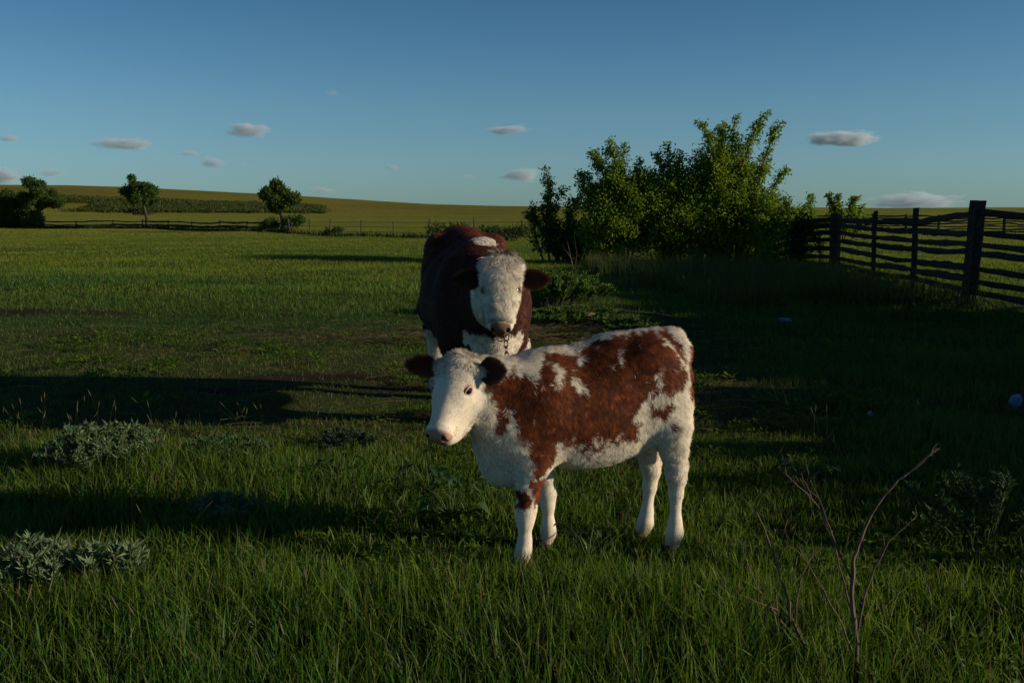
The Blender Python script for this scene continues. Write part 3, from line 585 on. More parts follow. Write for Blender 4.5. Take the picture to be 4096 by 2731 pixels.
# broad leaf weed at the calf's muzzle
def burdock(label, x, y, n, size, seed, col=(.075, .125, .04)):
    rng = np.random.default_rng(seed); G = Geo()
    for k in range(n):
        an = rng.uniform(0, 2*PI); hh = rng.uniform(.07, .2); d = np.array([math.cos(an), math.sin(an), 0]); L_ = size*rng.uniform(.6, 1.1); p0 = d*.05
        tip = d*rng.uniform(.08, .16) + np.array([0, 0, hh]); G.tube([(0, 0, 0), tuple(p0 + [0, 0, hh*.6]), tuple(tip)], .003, 4, (.08, .12, .04))
        s = np.array([-d[1], d[0], 0]); V = []; m = 7; til = rng.uniform(-.5, .5)
        for a in range(m):
            u = a/(m-1); ww = L_*.48*math.sin(PI*min(1, (u*.92+.08))**.75); c = tip + d*L_*u*math.cos(til) + np.array([0, 0, L_*(math.sin(til)*u - .5*u*u)])
            for q in (-1, -.5, 0, .5, 1): V.append(c + s*ww*q + np.array([0, 0, abs(q)*ww*.35 + rng.normal(0, .003)]))
        Q = [(a*5+b, a*5+b+1, a*5+b+6, a*5+b+5) for a in range(m-1) for b in range(4)]; G.add(V, Q, None, np.array(col)*rng.uniform(.6, 1.3))
    o = G.build('broad_leaf_weed', M_leaf, None, True); o.location = (x, y, float(hgt(x, y))); return tag(o, label, 'weed', 'broad leaved weeds')
burdock('broad leaved weed with pale crinkled leaves below the calf muzzle', -.30, 4.75, 12, .065, 1)
burdock('darker broad leaved weed left of the calf muzzle', -.45, 5.2, 14, .07, 2, (.03, .07, .02))
burdock('leafy weed cluster on the lit turf left of the calf', -.95, 5.4, 16, .05, 3, (.045, .095, .025))
burdock('low broad leaved weeds in the shade at the right', 1.6, 5.3, 12, .06, 4, (.03, .06, .02))
burdock('broad leaved weed between the calf front legs', .33, 4.15, 8, .03, 5, (.05, .10, .025))
def lump(name, label, cat, x, y, s, col, seed, rough=.5, z=0):
    bm = bmesh.new(); bmesh.ops.create_icosphere(bm, subdivisions=3, radius=1); P = np.array([v.co[:] for v in bm.verts])
    k = 1 + .28*noise(P, .8, seed) + .14*noise(P, .3, seed+1); P = P*k[:, None]*np.array(s); T = np.array([[v.index for v in f.verts] for f in bm.faces]); bm.free()
    m = mat_plain(name, col, rough); o = mk(name, P, None, T, np.tile(col, (len(P), 1)), m, None, False); o.location = (x, y, float(hgt(x, y)) + s[2]*.6 + z); return tag(o, label, cat)
lump('plastic_scrap', 'crumpled pale blue plastic in the grass at the right edge', 'litter', 3.78, 7.35, (.045, .03, .06), (.10, .17, .30), 3, .3, .04)
lump('plastic_scrap', 'tiny blue plastic scrap in shade between calf rump and right edge', 'litter', 2.58, 7.05, (.018, .012, .02), (.12, .19, .30), 5, .3, .05)
lump('plastic_scrap', 'flat bluish scrap lying in the shaded grass below the fence', 'litter', 3.75, 13.6, (.10, .05, .035), (.10, .14, .20), 7, .3, .05)
lump('stone', 'reddish brown stone on the lit grass behind the calf back', 'stone', 1.03, 13.0, (.10, .08, .07), (.26, .15, .11), 9, .9)
# ------------------------------------------------------------------ animals: one smooth skin grown from overlapping masses
def rotm(yaw=0, pitch=0, roll=0):
    return np.array((Matrix.Rotation(yaw, 3, 'Z') @ Matrix.Rotation(pitch, 3, 'Y') @ Matrix.Rotation(roll, 3, 'X')))
class Body:
    def __init__(s, lo, hi, cell):
        s.lo = np.array(lo, float); s.c = cell; s.n = np.ceil((np.array(hi)-s.lo)/cell).astype(int) + 1
        s.f = np.full(s.n, .5, np.float32); s.M = np.eye(3); s.o = np.zeros(3); s.k = .04; s.sc = 1.
    def frame(s, o, M, sc=1.): s.o = np.array(o, float); s.M = np.array(M, float); s.sc = sc      # columns of M = local axes
    def P(s, p): return s.o + s.M @ (np.array(p, float)*s.sc)
    def _box(s, lo, hi, pad):
        a = np.clip(((lo-pad-s.lo)/s.c).astype(int), 0, s.n-1); b = np.clip(((hi+pad-s.lo)/s.c).astype(int)+2, 1, s.n)
        sl = tuple(slice(a[i], b[i]) for i in range(3)); g = [s.lo[i] + np.arange(a[i], b[i])*s.c for i in range(3)]
        return sl, np.stack(np.meshgrid(*g, indexing='ij'), -1)
    def _put(s, sl, d, k, sub):
        f = s.f[sl]; k = k*1.
        if sub: d = -d; h = np.clip(.5 - .5*(f-d)/k, 0, 1); s.f[sl] = f*(1-h) + d*h + k*h*(1-h)
        else: h = np.clip(.5 + .5*(d-f)/k, 0, 1); s.f[sl] = d*(1-h) + f*h - k*h*(1-h)
    def ell(s, c, r, yaw=0, pitch=0, roll=0, k=None, sub=False):
        k = (s.k if k is None else k)*s.sc; c = s.P(c); r = np.array(r, float)*s.sc; R = s.M @ rotm(yaw, pitch, roll); m = r.max()
        sl, X = s._box(c-m, c+m, k*1.5 + 3*s.c); q = (X-c) @ R; k0 = np.linalg.norm(q/r, axis=-1); k1 = np.linalg.norm(q/r**2, axis=-1) + 1e-6
        d = k0*(k0-1)/k1; d = np.where(k0 < .05, -r.min(), d); s._put(sl, d, k, sub)
    def cap(s, a, b, ra, rb, k=None, sub=False):
        k = (s.k if k is None else k)*s.sc; a = s.P(a); b = s.P(b); ra, rb = ra*s.sc, rb*s.sc; m = max(ra, rb)
        sl, X = s._box(np.minimum(a, b)-m, np.maximum(a, b)+m, k*1.5 + 3*s.c); ab = b-a; t = np.clip(((X-a) @ ab)/(ab @ ab), 0, 1)
        d = np.linalg.norm(X - a - t[..., None]*ab, axis=-1) - (ra + (rb-ra)*t); s._put(sl, d, k, sub)
    def chain(s, pts, k=None):
        for (p, r_), (q, r2) in zip(pts[:-1], pts[1:]): s.cap(p, q, r_, r2, k)
    def mesh(s):
        f = s.f; sg = f < 0; n = np.array(f.shape); act = np.zeros(n-1, bool); cs = [(a, b, c) for a in (0, 1) for b in (0, 1) for c in (0, 1)]
        sub = lambda A, o: A[o[0]:n[0]-1+o[0], o[1]:n[1]-1+o[1], o[2]:n[2]-1+o[2]]
        cnt = sum(sub(sg, o).astype(np.int8) for o in cs); act = (cnt > 0) & (cnt < 8); I = np.argwhere(act); idx = np.full(n-1, -1, np.int64); idx[act] = np.arange(len(I))
        acc = np.zeros((len(I), 3)); num = np.zeros(len(I))
        for o in cs:
            for ax in range(3):
                if o[ax]: continue
                o2 = list(o); o2[ax] = 1; va = f[tuple((I+o).T)]; vb = f[tuple((I+o2).T)]; cr_ = (va < 0) != (vb < 0); t = np.where(cr_, va/np.where(cr_, va-vb, 1), 0)
                p = np.array(o, float)[None] + np.eye(3)[ax][None]*t[:, None]; acc[cr_] += p[cr_]; num[cr_] += 1
        V = s.lo + (I + acc/num[:, None])*s.c; Q = []
        for ax in range(3):
            u, v = (ax+1) % 3, (ax+2) % 3; sl0 = [slice(1, n[i]-1) for i in range(3)]; sl1 = list(sl0); sl0[ax] = slice(0, n[ax]-1); sl1[ax] = slice(1, n[ax])
            a, b = sg[tuple(sl0)], sg[tuple(sl1)]; E = np.argwhere(a != b); fl = a[tuple(E.T)]; off = np.ones(3, int); off[ax] = 0; E = E + off
            du = np.zeros(3, int); du[u] = 1; dv = np.zeros(3, int); dv[v] = 1
            q = np.stack([idx[tuple((E-du-dv).T)], idx[tuple((E-dv).T)], idx[tuple(E.T)], idx[tuple((E-du).T)]], 1); q[~fl] = q[~fl][:, ::-1]; Q.append(q)
        return V, np.concatenate(Q)
def vnormals(V, Q):
    n = np.cross(V[Q[:, 2]]-V[Q[:, 0]], V[Q[:, 3]]-V[Q[:, 1]]); N_ = np.zeros_like(V)
    for a in range(4): np.add.at(N_, Q[:, a], n)
    return norm(N_)
def relax(V, Q, it=2, lam=.5):
    E = np.concatenate([Q[:, [a, (a+1) % 4]] for a in range(4)])
    for _ in range(it):
        A = np.zeros_like(V); c = np.zeros(len(V)); np.add.at(A, E[:, 0], V[E[:, 1]]); np.add.at(c, E[:, 0], 1); np.add.at(A, E[:, 1], V[E[:, 0]]); np.add.at(c, E[:, 1], 1)
        V = V*(1-lam) + lam*A/c[:, None]
    return V
def fur(V, Q, Nn, n, lenf, flow, colf, wd, seed, lift=.32, mess=.28, clump=.25, cs=.018, weight=None, messf=None, cv=.16):
    """short overlapping hairs lying along the coat"""
    rng = np.random.default_rng(seed); ar = np.linalg.norm(np.cross(V[Q[:, 2]]-V[Q[:, 0]], V[Q[:, 3]]-V[Q[:, 1]]), axis=1)*.5
    cen = V[Q].mean(1)
    if weight is not None: ar = ar*weight(cen)
    f = rng.choice(len(Q), n, p=ar/ar.sum()); a, b = rng.random((2, n, 1))
    q = Q[f]; bil = lambda A: (A[q[:, 0]]*(1-a) + A[q[:, 1]]*a)*(1-b) + (A[q[:, 3]]*(1-a) + A[q[:, 2]]*a)*b
    P = bil(V); N_ = norm(bil(Nn)); L_ = lenf(P)*rng.uniform(.6, 1.25, n); k = L_ > .001; P, N_, L_ = P[k], N_[k], L_[k]; n = len(P)
    F_ = flow(P, N_); F_ = F_ - N_*(F_*N_).sum(1, keepdims=True)
    cl = np.stack([noise(P, cs, seed+5), noise(P, cs, seed+6), noise(P, cs, seed+7)], 1)
    ms = np.ones(n) if messf is None else messf(P); T = norm(norm(F_) + (clump*4*cl*.5 + mess*rng.normal(0, 1, (n, 3)))*ms[:, None]); T = norm(T - N_*(T*N_).sum(1, keepdims=True)); W_ = np.cross(T, N_)
    lf = lift*rng.uniform(.4, 1.6, n)[:, None]; cu = (rng.normal(0, .35, n) + cl[:, 0]*.8)[:, None]; wv = wd*rng.uniform(.7, 1.4, n)[:, None]; L3 = L_[:, None]
    pts = []
    for u in (0, .5, 1.):
        pts.append(P - N_*.001 + T*L3*u + N_*L3*lf*(u - .25*u*u) + W_*L3*cu*.45*u*u)
    V2 = np.stack([pts[0]-W_*wv*.5, pts[0]+W_*wv*.5, pts[1]-W_*wv*.45, pts[1]+W_*wv*.45, pts[2]], 1)
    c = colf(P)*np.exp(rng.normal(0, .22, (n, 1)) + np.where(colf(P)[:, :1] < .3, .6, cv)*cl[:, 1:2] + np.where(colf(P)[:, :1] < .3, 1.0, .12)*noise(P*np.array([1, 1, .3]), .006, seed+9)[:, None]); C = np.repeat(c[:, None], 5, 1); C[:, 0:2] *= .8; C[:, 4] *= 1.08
    b_ = (np.arange(n)*5)[:, None]; return V2.reshape(-1, 3), b_ + np.array([[0, 1, 3, 2]]), b_ + np.array([[2, 3, 4]]), np.clip(C.reshape(-1, 3), 0, .9)
def head(B, big=False):
    ey, ez, ck = (.080, -.030, .044) if big else (.088, -.030, .050)
    """head masses in the head frame: x to the nose, y to the animal's left, z out of the face"""
    B.k = .03
    B.ell((.075, 0, -.085), (.105, .080 if big else .087, .085)); B.ell((.02, 0, -.045), (.055, .06, .045)); 
    for s in (1, -1):
        B.ell((.100, s*.040, -.056), (.070, .042, .032), k=.05); B.ell((.15, s*ck, -.105), (.095, .034, .070), k=.04); B.cap((.13, s*.035, -.145), (.28, s*.018, -.105), .040, .026, k=.035)
        if not big: B.cap((.12, s*.034, -.185), (.30, s*.018, -.128), .040, .030, k=.035); B.ell((.12, s*.046, -.145), (.085, .038, .075), k=.04)
        if not big: B.ell((.215, s*.022, -.135), (.10, .034, .062), k=.04)
        B.cap((.03, s*.05, -.05), (.03, s*.085, -.052), .028, .020, k=.03)
    B.cap((.11, 0, -.060), (.30, 0, -.050), .070, .049, k=.04)
    B.ell((.325, 0, -.055), (.038, .063 if big else .058, .044), k=.025);
    if big: B.cap((.16, .0, -.045), (.25, 0, -.045), .066, .060, k=.04)
    B.ell((.315, 0, -.108), (.042, .047, .033), k=.02)
    B.ell((.16, 0, -.13), (.12, .05, .05), k=.04)
    for s in (1, -1):
        B.ell((.335, s*.034, -.040), (.028, .022, .022), k=.012)
        B.ell((.352, s*.036, -.038), (.013, .008, .019), yaw=s*.5, k=.008, sub=True)
        B.ell((.335, s*.052, -.084), (.06, .02, .0035), pitch=.05, k=.006, sub=True)
        B.ell((.138, s*ey, ez), (.022, .016, .016), k=.012, sub=True)
        if big: B.ell((.124, s*(ey-.009), ez+.014), (.030, .012, .010), yaw=s*-.2, k=.03)
def add_eye(B, s, root, name='eye', R_=.0165, lidcol=(.45, .22, .17), pos=(.140, .071, -.045), out=(.25, 1., .05)):
    c = B.P((pos[0], s*pos[1], pos[2])); G = Geo(); sc = B.sc; th = np.linspace(0, PI, 17); ph = np.arange(24)/24*2*PI
    ax = B.M @ norm(np.array([out[0], s*out[1], out[2]])); ux = norm(np.cross(ax, B.M[:, 2])); vx = np.cross(ax, ux); V = []; C = []
    for t in th:
        for q in ph:
            V.append(c + R_*sc*(ax*math.cos(t) + math.sin(t)*(ux*math.cos(q) + vx*math.sin(q))))
            C.append((.004, .004, .005) if t < .8 else ((.02, .011, .008) if t < 1.15 else (.30, .26, .24)))
    n = 24; Q = [(a*n+b, a*n+(b+1) % n, (a+1)*n+(b+1) % n, (a+1)*n+b) for a in range(16) for b in range(n)]; G.add(V, Q, None, np.array(C)); e = G.build(name, M_eye, root, True)
    # lids: a fleshy almond rim
    G = Geo(); m = 28; pts = []; rad = []
    for a in range(m):
        q = a/m*2*PI; xx = math.cos(q)*R_*1.15; zz = math.sin(q)*R_*(.88 if math.sin(q) > 0 else .80)
        pts.append(c + sc*(ux*(-xx*s) + vx*(zz + .12*xx) + ax*(R_*.62 - abs(xx)*.35))); rad.append(R_*.20*sc*(1.25 if math.sin(q) > 0 else 1.))
    G.tube(pts, rad, 8, lidcol, closed=True); G.build('eyelid', M_skin, e, True)
def ear(B, s, root, base, axis, face, L_, W_, outer, inner, rim, seed, furn=2500, cup=.35):
    """leaf shaped cupped ear with its own fringe of hair"""
    rng = np.random.default_rng(seed); base = B.P(base); axis = norm(np.array(axis, float)); face = norm(np.array(face, float) - axis*(np.array(face) @ axis)); side = np.cross(axis, face)
    nu, nv = 22, 15; V = []; C = []
    for lay in (0, 1):
        for a in range(nu):
            u = a/(nu-1); ww = W_*.5*(math.sin(PI*min(1, .12 + .88*u)**.85)**.62 if u < 1 else 0.02)*(.55 + .45*sstep(0, .35, u)); 
            for b in range(nv):
                v = b/(nv-1)*2 - 1; dpt = -cup*ww*(1 - v*v)*(1.6 - u) ; p = base + axis*L_*u + side*ww*v + face*(dpt + L_*.10*u*u) + (face*-.006*(1-abs(v)**3) if lay else 0)
                V.append(p); C.append(lerp(np.array(inner), np.array(rim), abs(v)**3*.8) if lay == 0 else outer)
    n = nu*nv; Q = [(a*nv+b, (a+1)*nv+b, (a+1)*nv+b+1, a*nv+b+1) for a in range(nu-1) for b in range(nv-1)]; Q += [tuple(n + k for k in q[::-1]) for q in Q]
    V = np.array(V); C = np.array(C); G = Geo(); G.add(V, Q, None, C); o = G.build('ear', M_ear, root, True)
    # hair: rim fringe and back of the ear
    P = []; T = []; Cc = []; 
    for k in range(furn):
        a = rng.random()**.8; b = rng.integers(0, nv); lay = rng.random() < .5; rimh = rng.random() < .45
        if rimh: b = 0 if rng.random() < .5 else nv-1
        ia = min(nu-2, int(a*(nu-1))); p = V[(n if lay else 0) + ia*nv + b]*(1-a*(nu-1)%1) + V[(n if lay else 0) + (ia+1)*nv + b]*(a*(nu-1)%1); p = p + rng.normal(0, .0012, 3)
        v = b/(nv-1)*2-1; t = axis*.9 + side*v*(.9 if rimh else .3) + face*(-.35 if lay else .3)*(0 if rimh else 1) + rng.normal(0, .25, 3)
        P.append(p); T.append(norm(t)); Cc.append(np.array(rim if rimh else (outer if lay else inner))*rng.uniform(.7, 1.3))
    P, T, Cc = np.array(P), np.array(T), np.array(Cc); m = len(P); L2 = (L_*.10*rng.uniform(.5, 1.4, m))[:, None]; Wv = norm(np.cross(T, face[None] + rng.normal(0, .3, (m, 3))))*.0007*B.sc
    V2 = np.stack([P-Wv, P+Wv, P + T*L2], 1).reshape(-1, 3); bb = (np.arange(m)*3)[:, None]
    mk('ear_hair', V2, None, bb + np.array([[0, 1, 2]]), np.repeat(Cc, 3, 0), M_fur, o)
def nose_skin(P, B):  # head-frame coordinates of points
    return (P - B.o) @ B.M / B.sc
def hoof(c, r_, h, fw, root):
    G = Geo(); fw = np.array([math.cos(fw), math.sin(fw), 0]); sd = np.array([-fw[1], fw[0], 0])
    for s in (1, -1):
        V = []; n = 10
        for k, (zz, sx) in enumerate(((0, 1.12), (h*.5, 1.0), (h, .85))):
            for a in range(n):
                q = a/n*2*PI; V.append(np.array(c) + fw*(r_*.95*sx*math.cos(q) + r_*.25*(1-k*.5)) + sd*(s*r_*.42 + r_*.38*sx*math.sin(q)) + np.array([0, 0, zz]))
        Q = [(k*n+a, k*n+(a+1) % n, (k+1)*n+(a+1) % n, (k+1)*n+a) for k in range(2) for a in range(n)]; V.append(np.array(c) + sd*s*r_*.42 + [0, 0, h]); T = [(2*n+a, 2*n+(a+1) % n, 3*n) for a in range(n)]
        G.add(V, Q, T, (.05, .035, .025))
    G.build('hoof', M_hoof, root, True)
def place(root, x, y, deg): # heading turned deg from -X towards the camera
    root.location = (x, y, 0); root.rotation_euler = (0, 0, PI + math.radians(deg))
def headM(yaw, pitch, roll=0):
    """yaw about z from the body's forward, pitch = angle of the face below the horizontal"""
    f = np.array([math.cos(yaw)*math.cos(pitch), math.sin(yaw)*math.cos(pitch), -math.sin(pitch)]); l = np.array([-math.sin(yaw), math.cos(yaw), 0]); u = np.cross(f, l)
    l2 = l*math.cos(roll) + u*math.sin(roll); u2 = np.cross(f, l2); return np.stack([f, l2, u2], 1)
WHITE = np.array([.72, .635, .51]); RED = np.array([.112, .026, .0055]); PINK = np.array([.40, .22, .18])
# ---- calf
calf = tag(empty('calf'), 'white faced calf with brown flanks standing in front, head turned to the camera', 'calf')
place(calf, .37, 4.28, 16)
B = Body((-.52, -.36, -.02), (.92, .36, 1.06), .0065); B.k = .07
B.ell((.13, 0, .655), (.33, .165, .235)); B.ell((-.12, 0, .70), (.27, .160, .240)); B.ell((-.25, 0, .82), (.165, .135, .150)); B.ell((.02, 0, .60), (.30, .15, .205)); B.ell((-.12, 0, .84), (.22, .135, .10))
for s in (1, -1):
    B.ell((-.295, s*.085, .67), (.115, .075, .20), pitch=.08); B.ell((.30, s*.095, .60), (.105, .06, .20), pitch=-.15); B.ell((.33, s*.085, .46), (.07, .05, .10))
    B.ell((-.20, s*.105, .890), (.06, .03, .03), k=.08); B.ell((-.37, s*.05, .90), (.04, .035, .05), k=.06)
B.ell((.38, 0, .57), (.14, .12, .18)); B.ell((.455, 0, .47), (.075, .07, .11), pitch=.3); B.ell((.40, 0, .41), (.09, .055, .06))
B.cap((.28, 0, .74), (.58, .02, .82), .145, .09, k=.09); B.cap((.42, .01, .60), (.58, .05, .70), .115, .075, k=.08)
B.cap((.30, 0, .865), (-.05, 0, .905), .035, .035, k=.08); B.cap((-.05, 0, .915), (-.33, 0, .955), .035, .03, k=.08)
B.k = .035
# near (left) and far legs: elbow, knee, cannon, fetlock, pastern
def leg(pts): B.chain(pts, .03)
leg([((.32, .10, .46), 0.0580), ((.345, .105, .33), 0.0455), ((.355, .105, .255), 0.0425), ((.358, .108, .21), 0.0325), ((.360, .11, .12), 0.0245), ((.366, .11, .075), 0.0295), ((.378, .11, .035), 0.0295)])
leg([((.27, -.10, .46), 0.0560), ((.20, -.115, .33), 0.0395), ((.185, -.12, .25), 0.0385), ((.183, -.12, .2), 0.0285), ((.180, -.12, .11), 0.0235), ((.178, -.12, .07), 0.0285), ((.188, -.12, .03), 0.0285)])
leg([((-.315, .10, .56), 0.0810), ((-.325, .10, .46), 0.054), ((-.334, .10, .385), 0.040), ((-.342, .10, .34), 0.0375), ((-.340, .10, .27), 0.0275), ((-.340, .10, .14), 0.024), ((-.338, .10, .09), 0.0335), ((-.325, .10, .04), 0.0325)])
leg([((-.29, -.10, .56), 0.0810), ((-.285, -.10, .46), 0.050), ((-.296, -.10, .38), 0.040), ((-.310, -.10, .32), 0.0365), ((-.303, -.10, .25), 0.0275), ((-.292, -.10, .13), 0.024), ((-.285, -.10, .08), 0.0325), ((-.270, -.10, .04), 0.0315)])
B.ell((-.372, .10, .395), (.024, .017, .035), k=.02); B.ell((-.336, -.10, .37), (.024, .017, .033), k=.02)
B.chain([((-.370, 0, .955), .028), ((-.408, 0, .90), .024), ((-.420, .005, .78), .019), ((-.416, .01, .62), .017), ((-.410, .01, .50), .020), ((-.410, .01, .42), .010)], .03)
HM = headM(math.radians(47), math.radians(56), math.radians(-3)); HO = np.array([.640, .062, .912])
B.frame(HO, HM, .98); head(B); V, Q = B.mesh(); V = relax(V, Q, 1, .3); Nn = vnormals(V, Q); HB = B
CB = dict(brown=[(.53, .83), (.47, .83), (.42, .86), (.39, .83), (.34, .79), (.33, .84), (.30, .86), (.29, .91), (.25, .91), (.18, .90), (.13, .87), (.11, .89), (.13, .93), (.10, .94), (0, .96), (-.06, .97), (-.11, .99), (-.15, .98), (-.20, .98), (-.24, 1.0), (-.28, 1.02), (-.30, .97), (-.33, .91), (-.35, .84), (-.34, .80), (-.32, .76), (-.27, .75), (-.23, .76), (-.17, .75), (-.13, .72), (-.11, .68), (-.09, .63), (-.12, .60), (-.13, .56), (-.09, .56), (-.04, .55), (.02, .53), (.07, .51), (.13, .52), (.17, .54), (.21, .56), (.25, .58), (.26, .53), (.26, .49), (.28, .45), (.31, .42), (.34, .43), (.34, .47), (.36, .51), (.37, .58), (.41, .61), (.42, .66), (.42, .70), (.43, .73), (.46, .71), (.46, .69), (.46, .64), (.48, .61), (.50, .63), (.50, .69), (.51, .74)],
    hip=[(-.17, .71), (-.22, .69), (-.28, .71), (-.25, .65), (-.21, .66), (-.18, .67)], knee=[(.35, .40), (.28, .41), (.27, .36), (.31, .28), (.33, .30), (.34, .36)], knee2=[(.40, .35), (.36, .35), (.355, .30), (.38, .285), (.40, .30)], dot=[(-.27, .615), (-.29, .61), (-.295, .59), (-.275, .595)])
CW = [[(.26, .87), (.22, .85), (.22, .79), (.25, .82)], [(.18, .82), (.13, .82), (.11, .75), (.16, .78)], [(-.20, .84), (-.23, .80), (-.22, .76), (-.20, .78)], [(-.23, .98), (-.29, .94), (-.34, .87), (-.36, .81), (-.33, .83), (-.31, .90), (-.24, .96)], [(-.03, .90), (-.05, .90), (-.04, .86)], [(-.17, .74), (-.24, .75), (-.21, .71), (-.17, .71)]]
EYE = np.array([.128, .084, -.030])
def calf_col(P):
    # coat pattern laid on in the animal's own side view; hair direction drags its edges
    x = P[:, 0] + .010*noise(P, .03, 1) + .006*noise(P, .011, 2); z = P[:, 2] + .022*noise(P*np.array([1, 1, .45]), .022, 3) + .008*noise(P, .01, 4)
    m = np.zeros(len(P), bool)
    for k in CB.values(): m |= inpoly(x, z, k) | inpoly(x + .010, z, k) | inpoly(x, z + .014, k)
    for k in CW: m &= ~inpoly(x, z, k)
    fl = noise(P*np.array([1, 1, .25]), .011, 8); m &= ~((fl > .80 - .5*sstep(.62, .52, z)*(x < .22) + .4*sstep(.56, .50, z)*(x > .22) - .25*sstep(-.10, -.18, x)*sstep(.82, .72, z) - .12*(noise(P, .09, 18) > .25)) & (x < .36)); m &= ~((np.abs(P[:, 1]) < .035 + .02*noise(P, .05, 9)) & (P[:, 2] > .85) & (P[:, 0] > -.28))
    m &= ~((P[:, 1] < -.02) & (P[:, 2] < .5)); m |= (P[:, 0] < -.372 + .01*noise(P, .03, 12)) & (P[:, 2] > .70) & (P[:, 2] < .93)
    h = nose_skin(P, HB); inh = (h[:, 0] > -.06) & (h[:, 2] > -.2) & (P[:, 0] > .53); m &= ~(inh & (P[:, 0] > .50) & ((h[:, 0] > .02) | (P[:, 0] > .55)))
    c = np.where(m[:, None], RED*(1 + .25*noise(P, .06, 14))[:, None], WHITE*(1 + .06*noise(P, .05, 15))[:, None])
    low = sstep(.12, .03, P[:, 2]); c = lerp(c, np.array([.30, .22, .15])[None], low[:, None]*.55)
    # nose and eye rims are bare pink skin
    nz = sstep(.315, .335, h[:, 0] + .25*(h[:, 2]+.05)*0 - .25*np.maximum(0, -.07-h[:, 2])*3); c = np.where((inh & (nz > .02))[:, None], lerp(c, PINK[None], nz[:, None]), c)
    e = np.minimum(np.linalg.norm(h - EYE, axis=1), np.linalg.norm(h - EYE*np.array([1, -1, 1]), axis=1)); c = np.where(inh[:, None], lerp(PINK[None]*.9, c, sstep(.019, .028, e)[:, None]), c)
    nd = np.minimum(np.linalg.norm((h - np.array([.350, .036, -.038]))/np.array([1, .8, 1.2]), axis=1), np.linalg.norm((h - np.array([.350, -.036, -.038]))/np.array([1, .8, 1.2]), axis=1))
    c = np.where(inh[:, None], lerp(np.array([[.05, .02, .018]]), c, sstep(.009, .015, nd)[:, None]), c)
    return np.clip(c, 0, .85)
def calf_len(P):
    h = nose_skin(P, HB); inh = (h[:, 0] > -.05) & (h[:, 2] > -.19) & (P[:, 0] > .53)
    L_ = .030 + .009*noise(P, .05, 33); L_ = np.where(P[:, 2] < .46, lerp(.007, .020, sstep(.2, .44, P[:, 2])), L_)
    hl = lerp(.042, .008, sstep(-.02, .12, h[:, 0])); hl = np.where(h[:, 2] < -.13, .022*sstep(.32, .25, h[:, 0]) + .006, hl); L_ = np.where(inh, hl, L_)
    e = np.minimum(np.linalg.norm(h - EYE, axis=1), np.linalg.norm(h - EYE*np.array([1, -1, 1]), axis=1)); L_ = np.where(inh & ((e < .026) | (h[:, 0] > .318)), 0, L_)
    return L_
def calf_flow(P, N_):
    f = np.tile(np.array([-.55, 0, -.85]), (len(P), 1)); top = sstep(.80, .92, P[:, 2])[:, None]; f = lerp(f, np.array([-1., 0, -.35])[None], top)
    f = np.where((P[:, 2] < .42)[:, None], np.array([[-.05, 0, -1.]]), f); h = nose_skin(P, HB); inh = (h[:, 0] > -.05) & (h[:, 2] > -.19) & (P[:, 0] > .53)
    hf = np.stack([-.9 + 0*h[:, 0], h[:, 1]*8, -.3 - .5*(h[:, 2] < -.1)], 1); hf = np.where((h[:, 0] < .10)[:, None] & (h[:, 2] > -.09)[:, None], np.stack([.6 + 0*h[:, 0], h[:, 1]*10, .4 + 0*h[:, 0]], 1), hf)
    return np.where(inh[:, None], hf @ HB.M.T, f)
sk = mk('body', V, Q, None, calf_col(V), M_skin, calf, True)
hh = nose_skin(V, HB); nm = (hh[:, 0] > .318) & (V[:, 0] > .53)
wt = lambda P: 1 + .9*((P[:, 0] > .50) & (P[:, 2] > .5)) + .3*(P[:, 1] > 0)
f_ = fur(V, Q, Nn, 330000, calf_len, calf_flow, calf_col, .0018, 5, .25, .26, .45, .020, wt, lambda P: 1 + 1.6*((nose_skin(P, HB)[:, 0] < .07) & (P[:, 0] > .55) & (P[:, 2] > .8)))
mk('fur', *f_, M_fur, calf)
for s in (1, -1): add_eye(B, s, calf, R_=.0170, pos=(.130, .0785 if s > 0 else .070, -.036), out=(.35, .93, .35), lidcol=(.56, .40, .32))
EO, EI, ER = (.11, .030, .014), (.07, .018, .012), (.16, .05, .02)
ear(B, 1, calf, (.036, .094, -.040), (-.72, .48, .03), (.50, .85, .12), .122, .104, EO, EI, ER, 11)
ear(B, -1, calf, (.030, -.092, -.060), (.80, -.58, .04), (.45, .85, -.22), .150, .090, EO, EI, ER, 12)
for c, a in (((.385, .11, 0), 0), ((.195, -.12, 0), 0), ((-.318, .10, 0), 0), ((-.262, -.10, 0), 0)): hoof(c, .036, .04, a, calf)
# ---- bull
bull = tag(empty('bull'), 'big dark red white faced bull standing behind the calf facing the camera', 'bull')
place(bull, -.28, 7.5, 101)
B = Body((-1.15, -.52, -.02), (1.62, .52, 1.5), .0125); B.k = .14
B.ell((-.05, 0, .87), (.72, .385, .40)); B.ell((-.55, 0, 1.08), (.32, .29, .28)); B.ell((.42, -.03, .87), (.38, .27, .37)); B.ell((0, 0, .78), (.65, .36, .30))
for s in (1, -1):
    B.ell((-.66, s*.19, .90), (.22, .13, .36)); B.ell((.48, s*.19-.02, .80), (.19, .11, .33)); B.ell((-.45, s*.24, 1.24), (.10, .06, .07)); B.ell((-.80, s*.08, 1.26), (.08, .06, .08))
B.ell((.70, 0, .72), (.22, .20, .26)); B.ell((.78, 0, .62), (.16, .11, .16)); B.cap((.50, -.03, 1.04), (1.02, -.01, 1.00), .23, .15, k=.12); B.cap((.72, 0, .80), (1.05, -.03, .86), .18, .11)
B.cap((.45, 0, 1.22), (-.3, 0, 1.25), .06, .06); B.cap((-.3, 0, 1.26), (-.85, 0, 1.30), .06, .05)
def bleg(pts): B.chain(pts, .06)
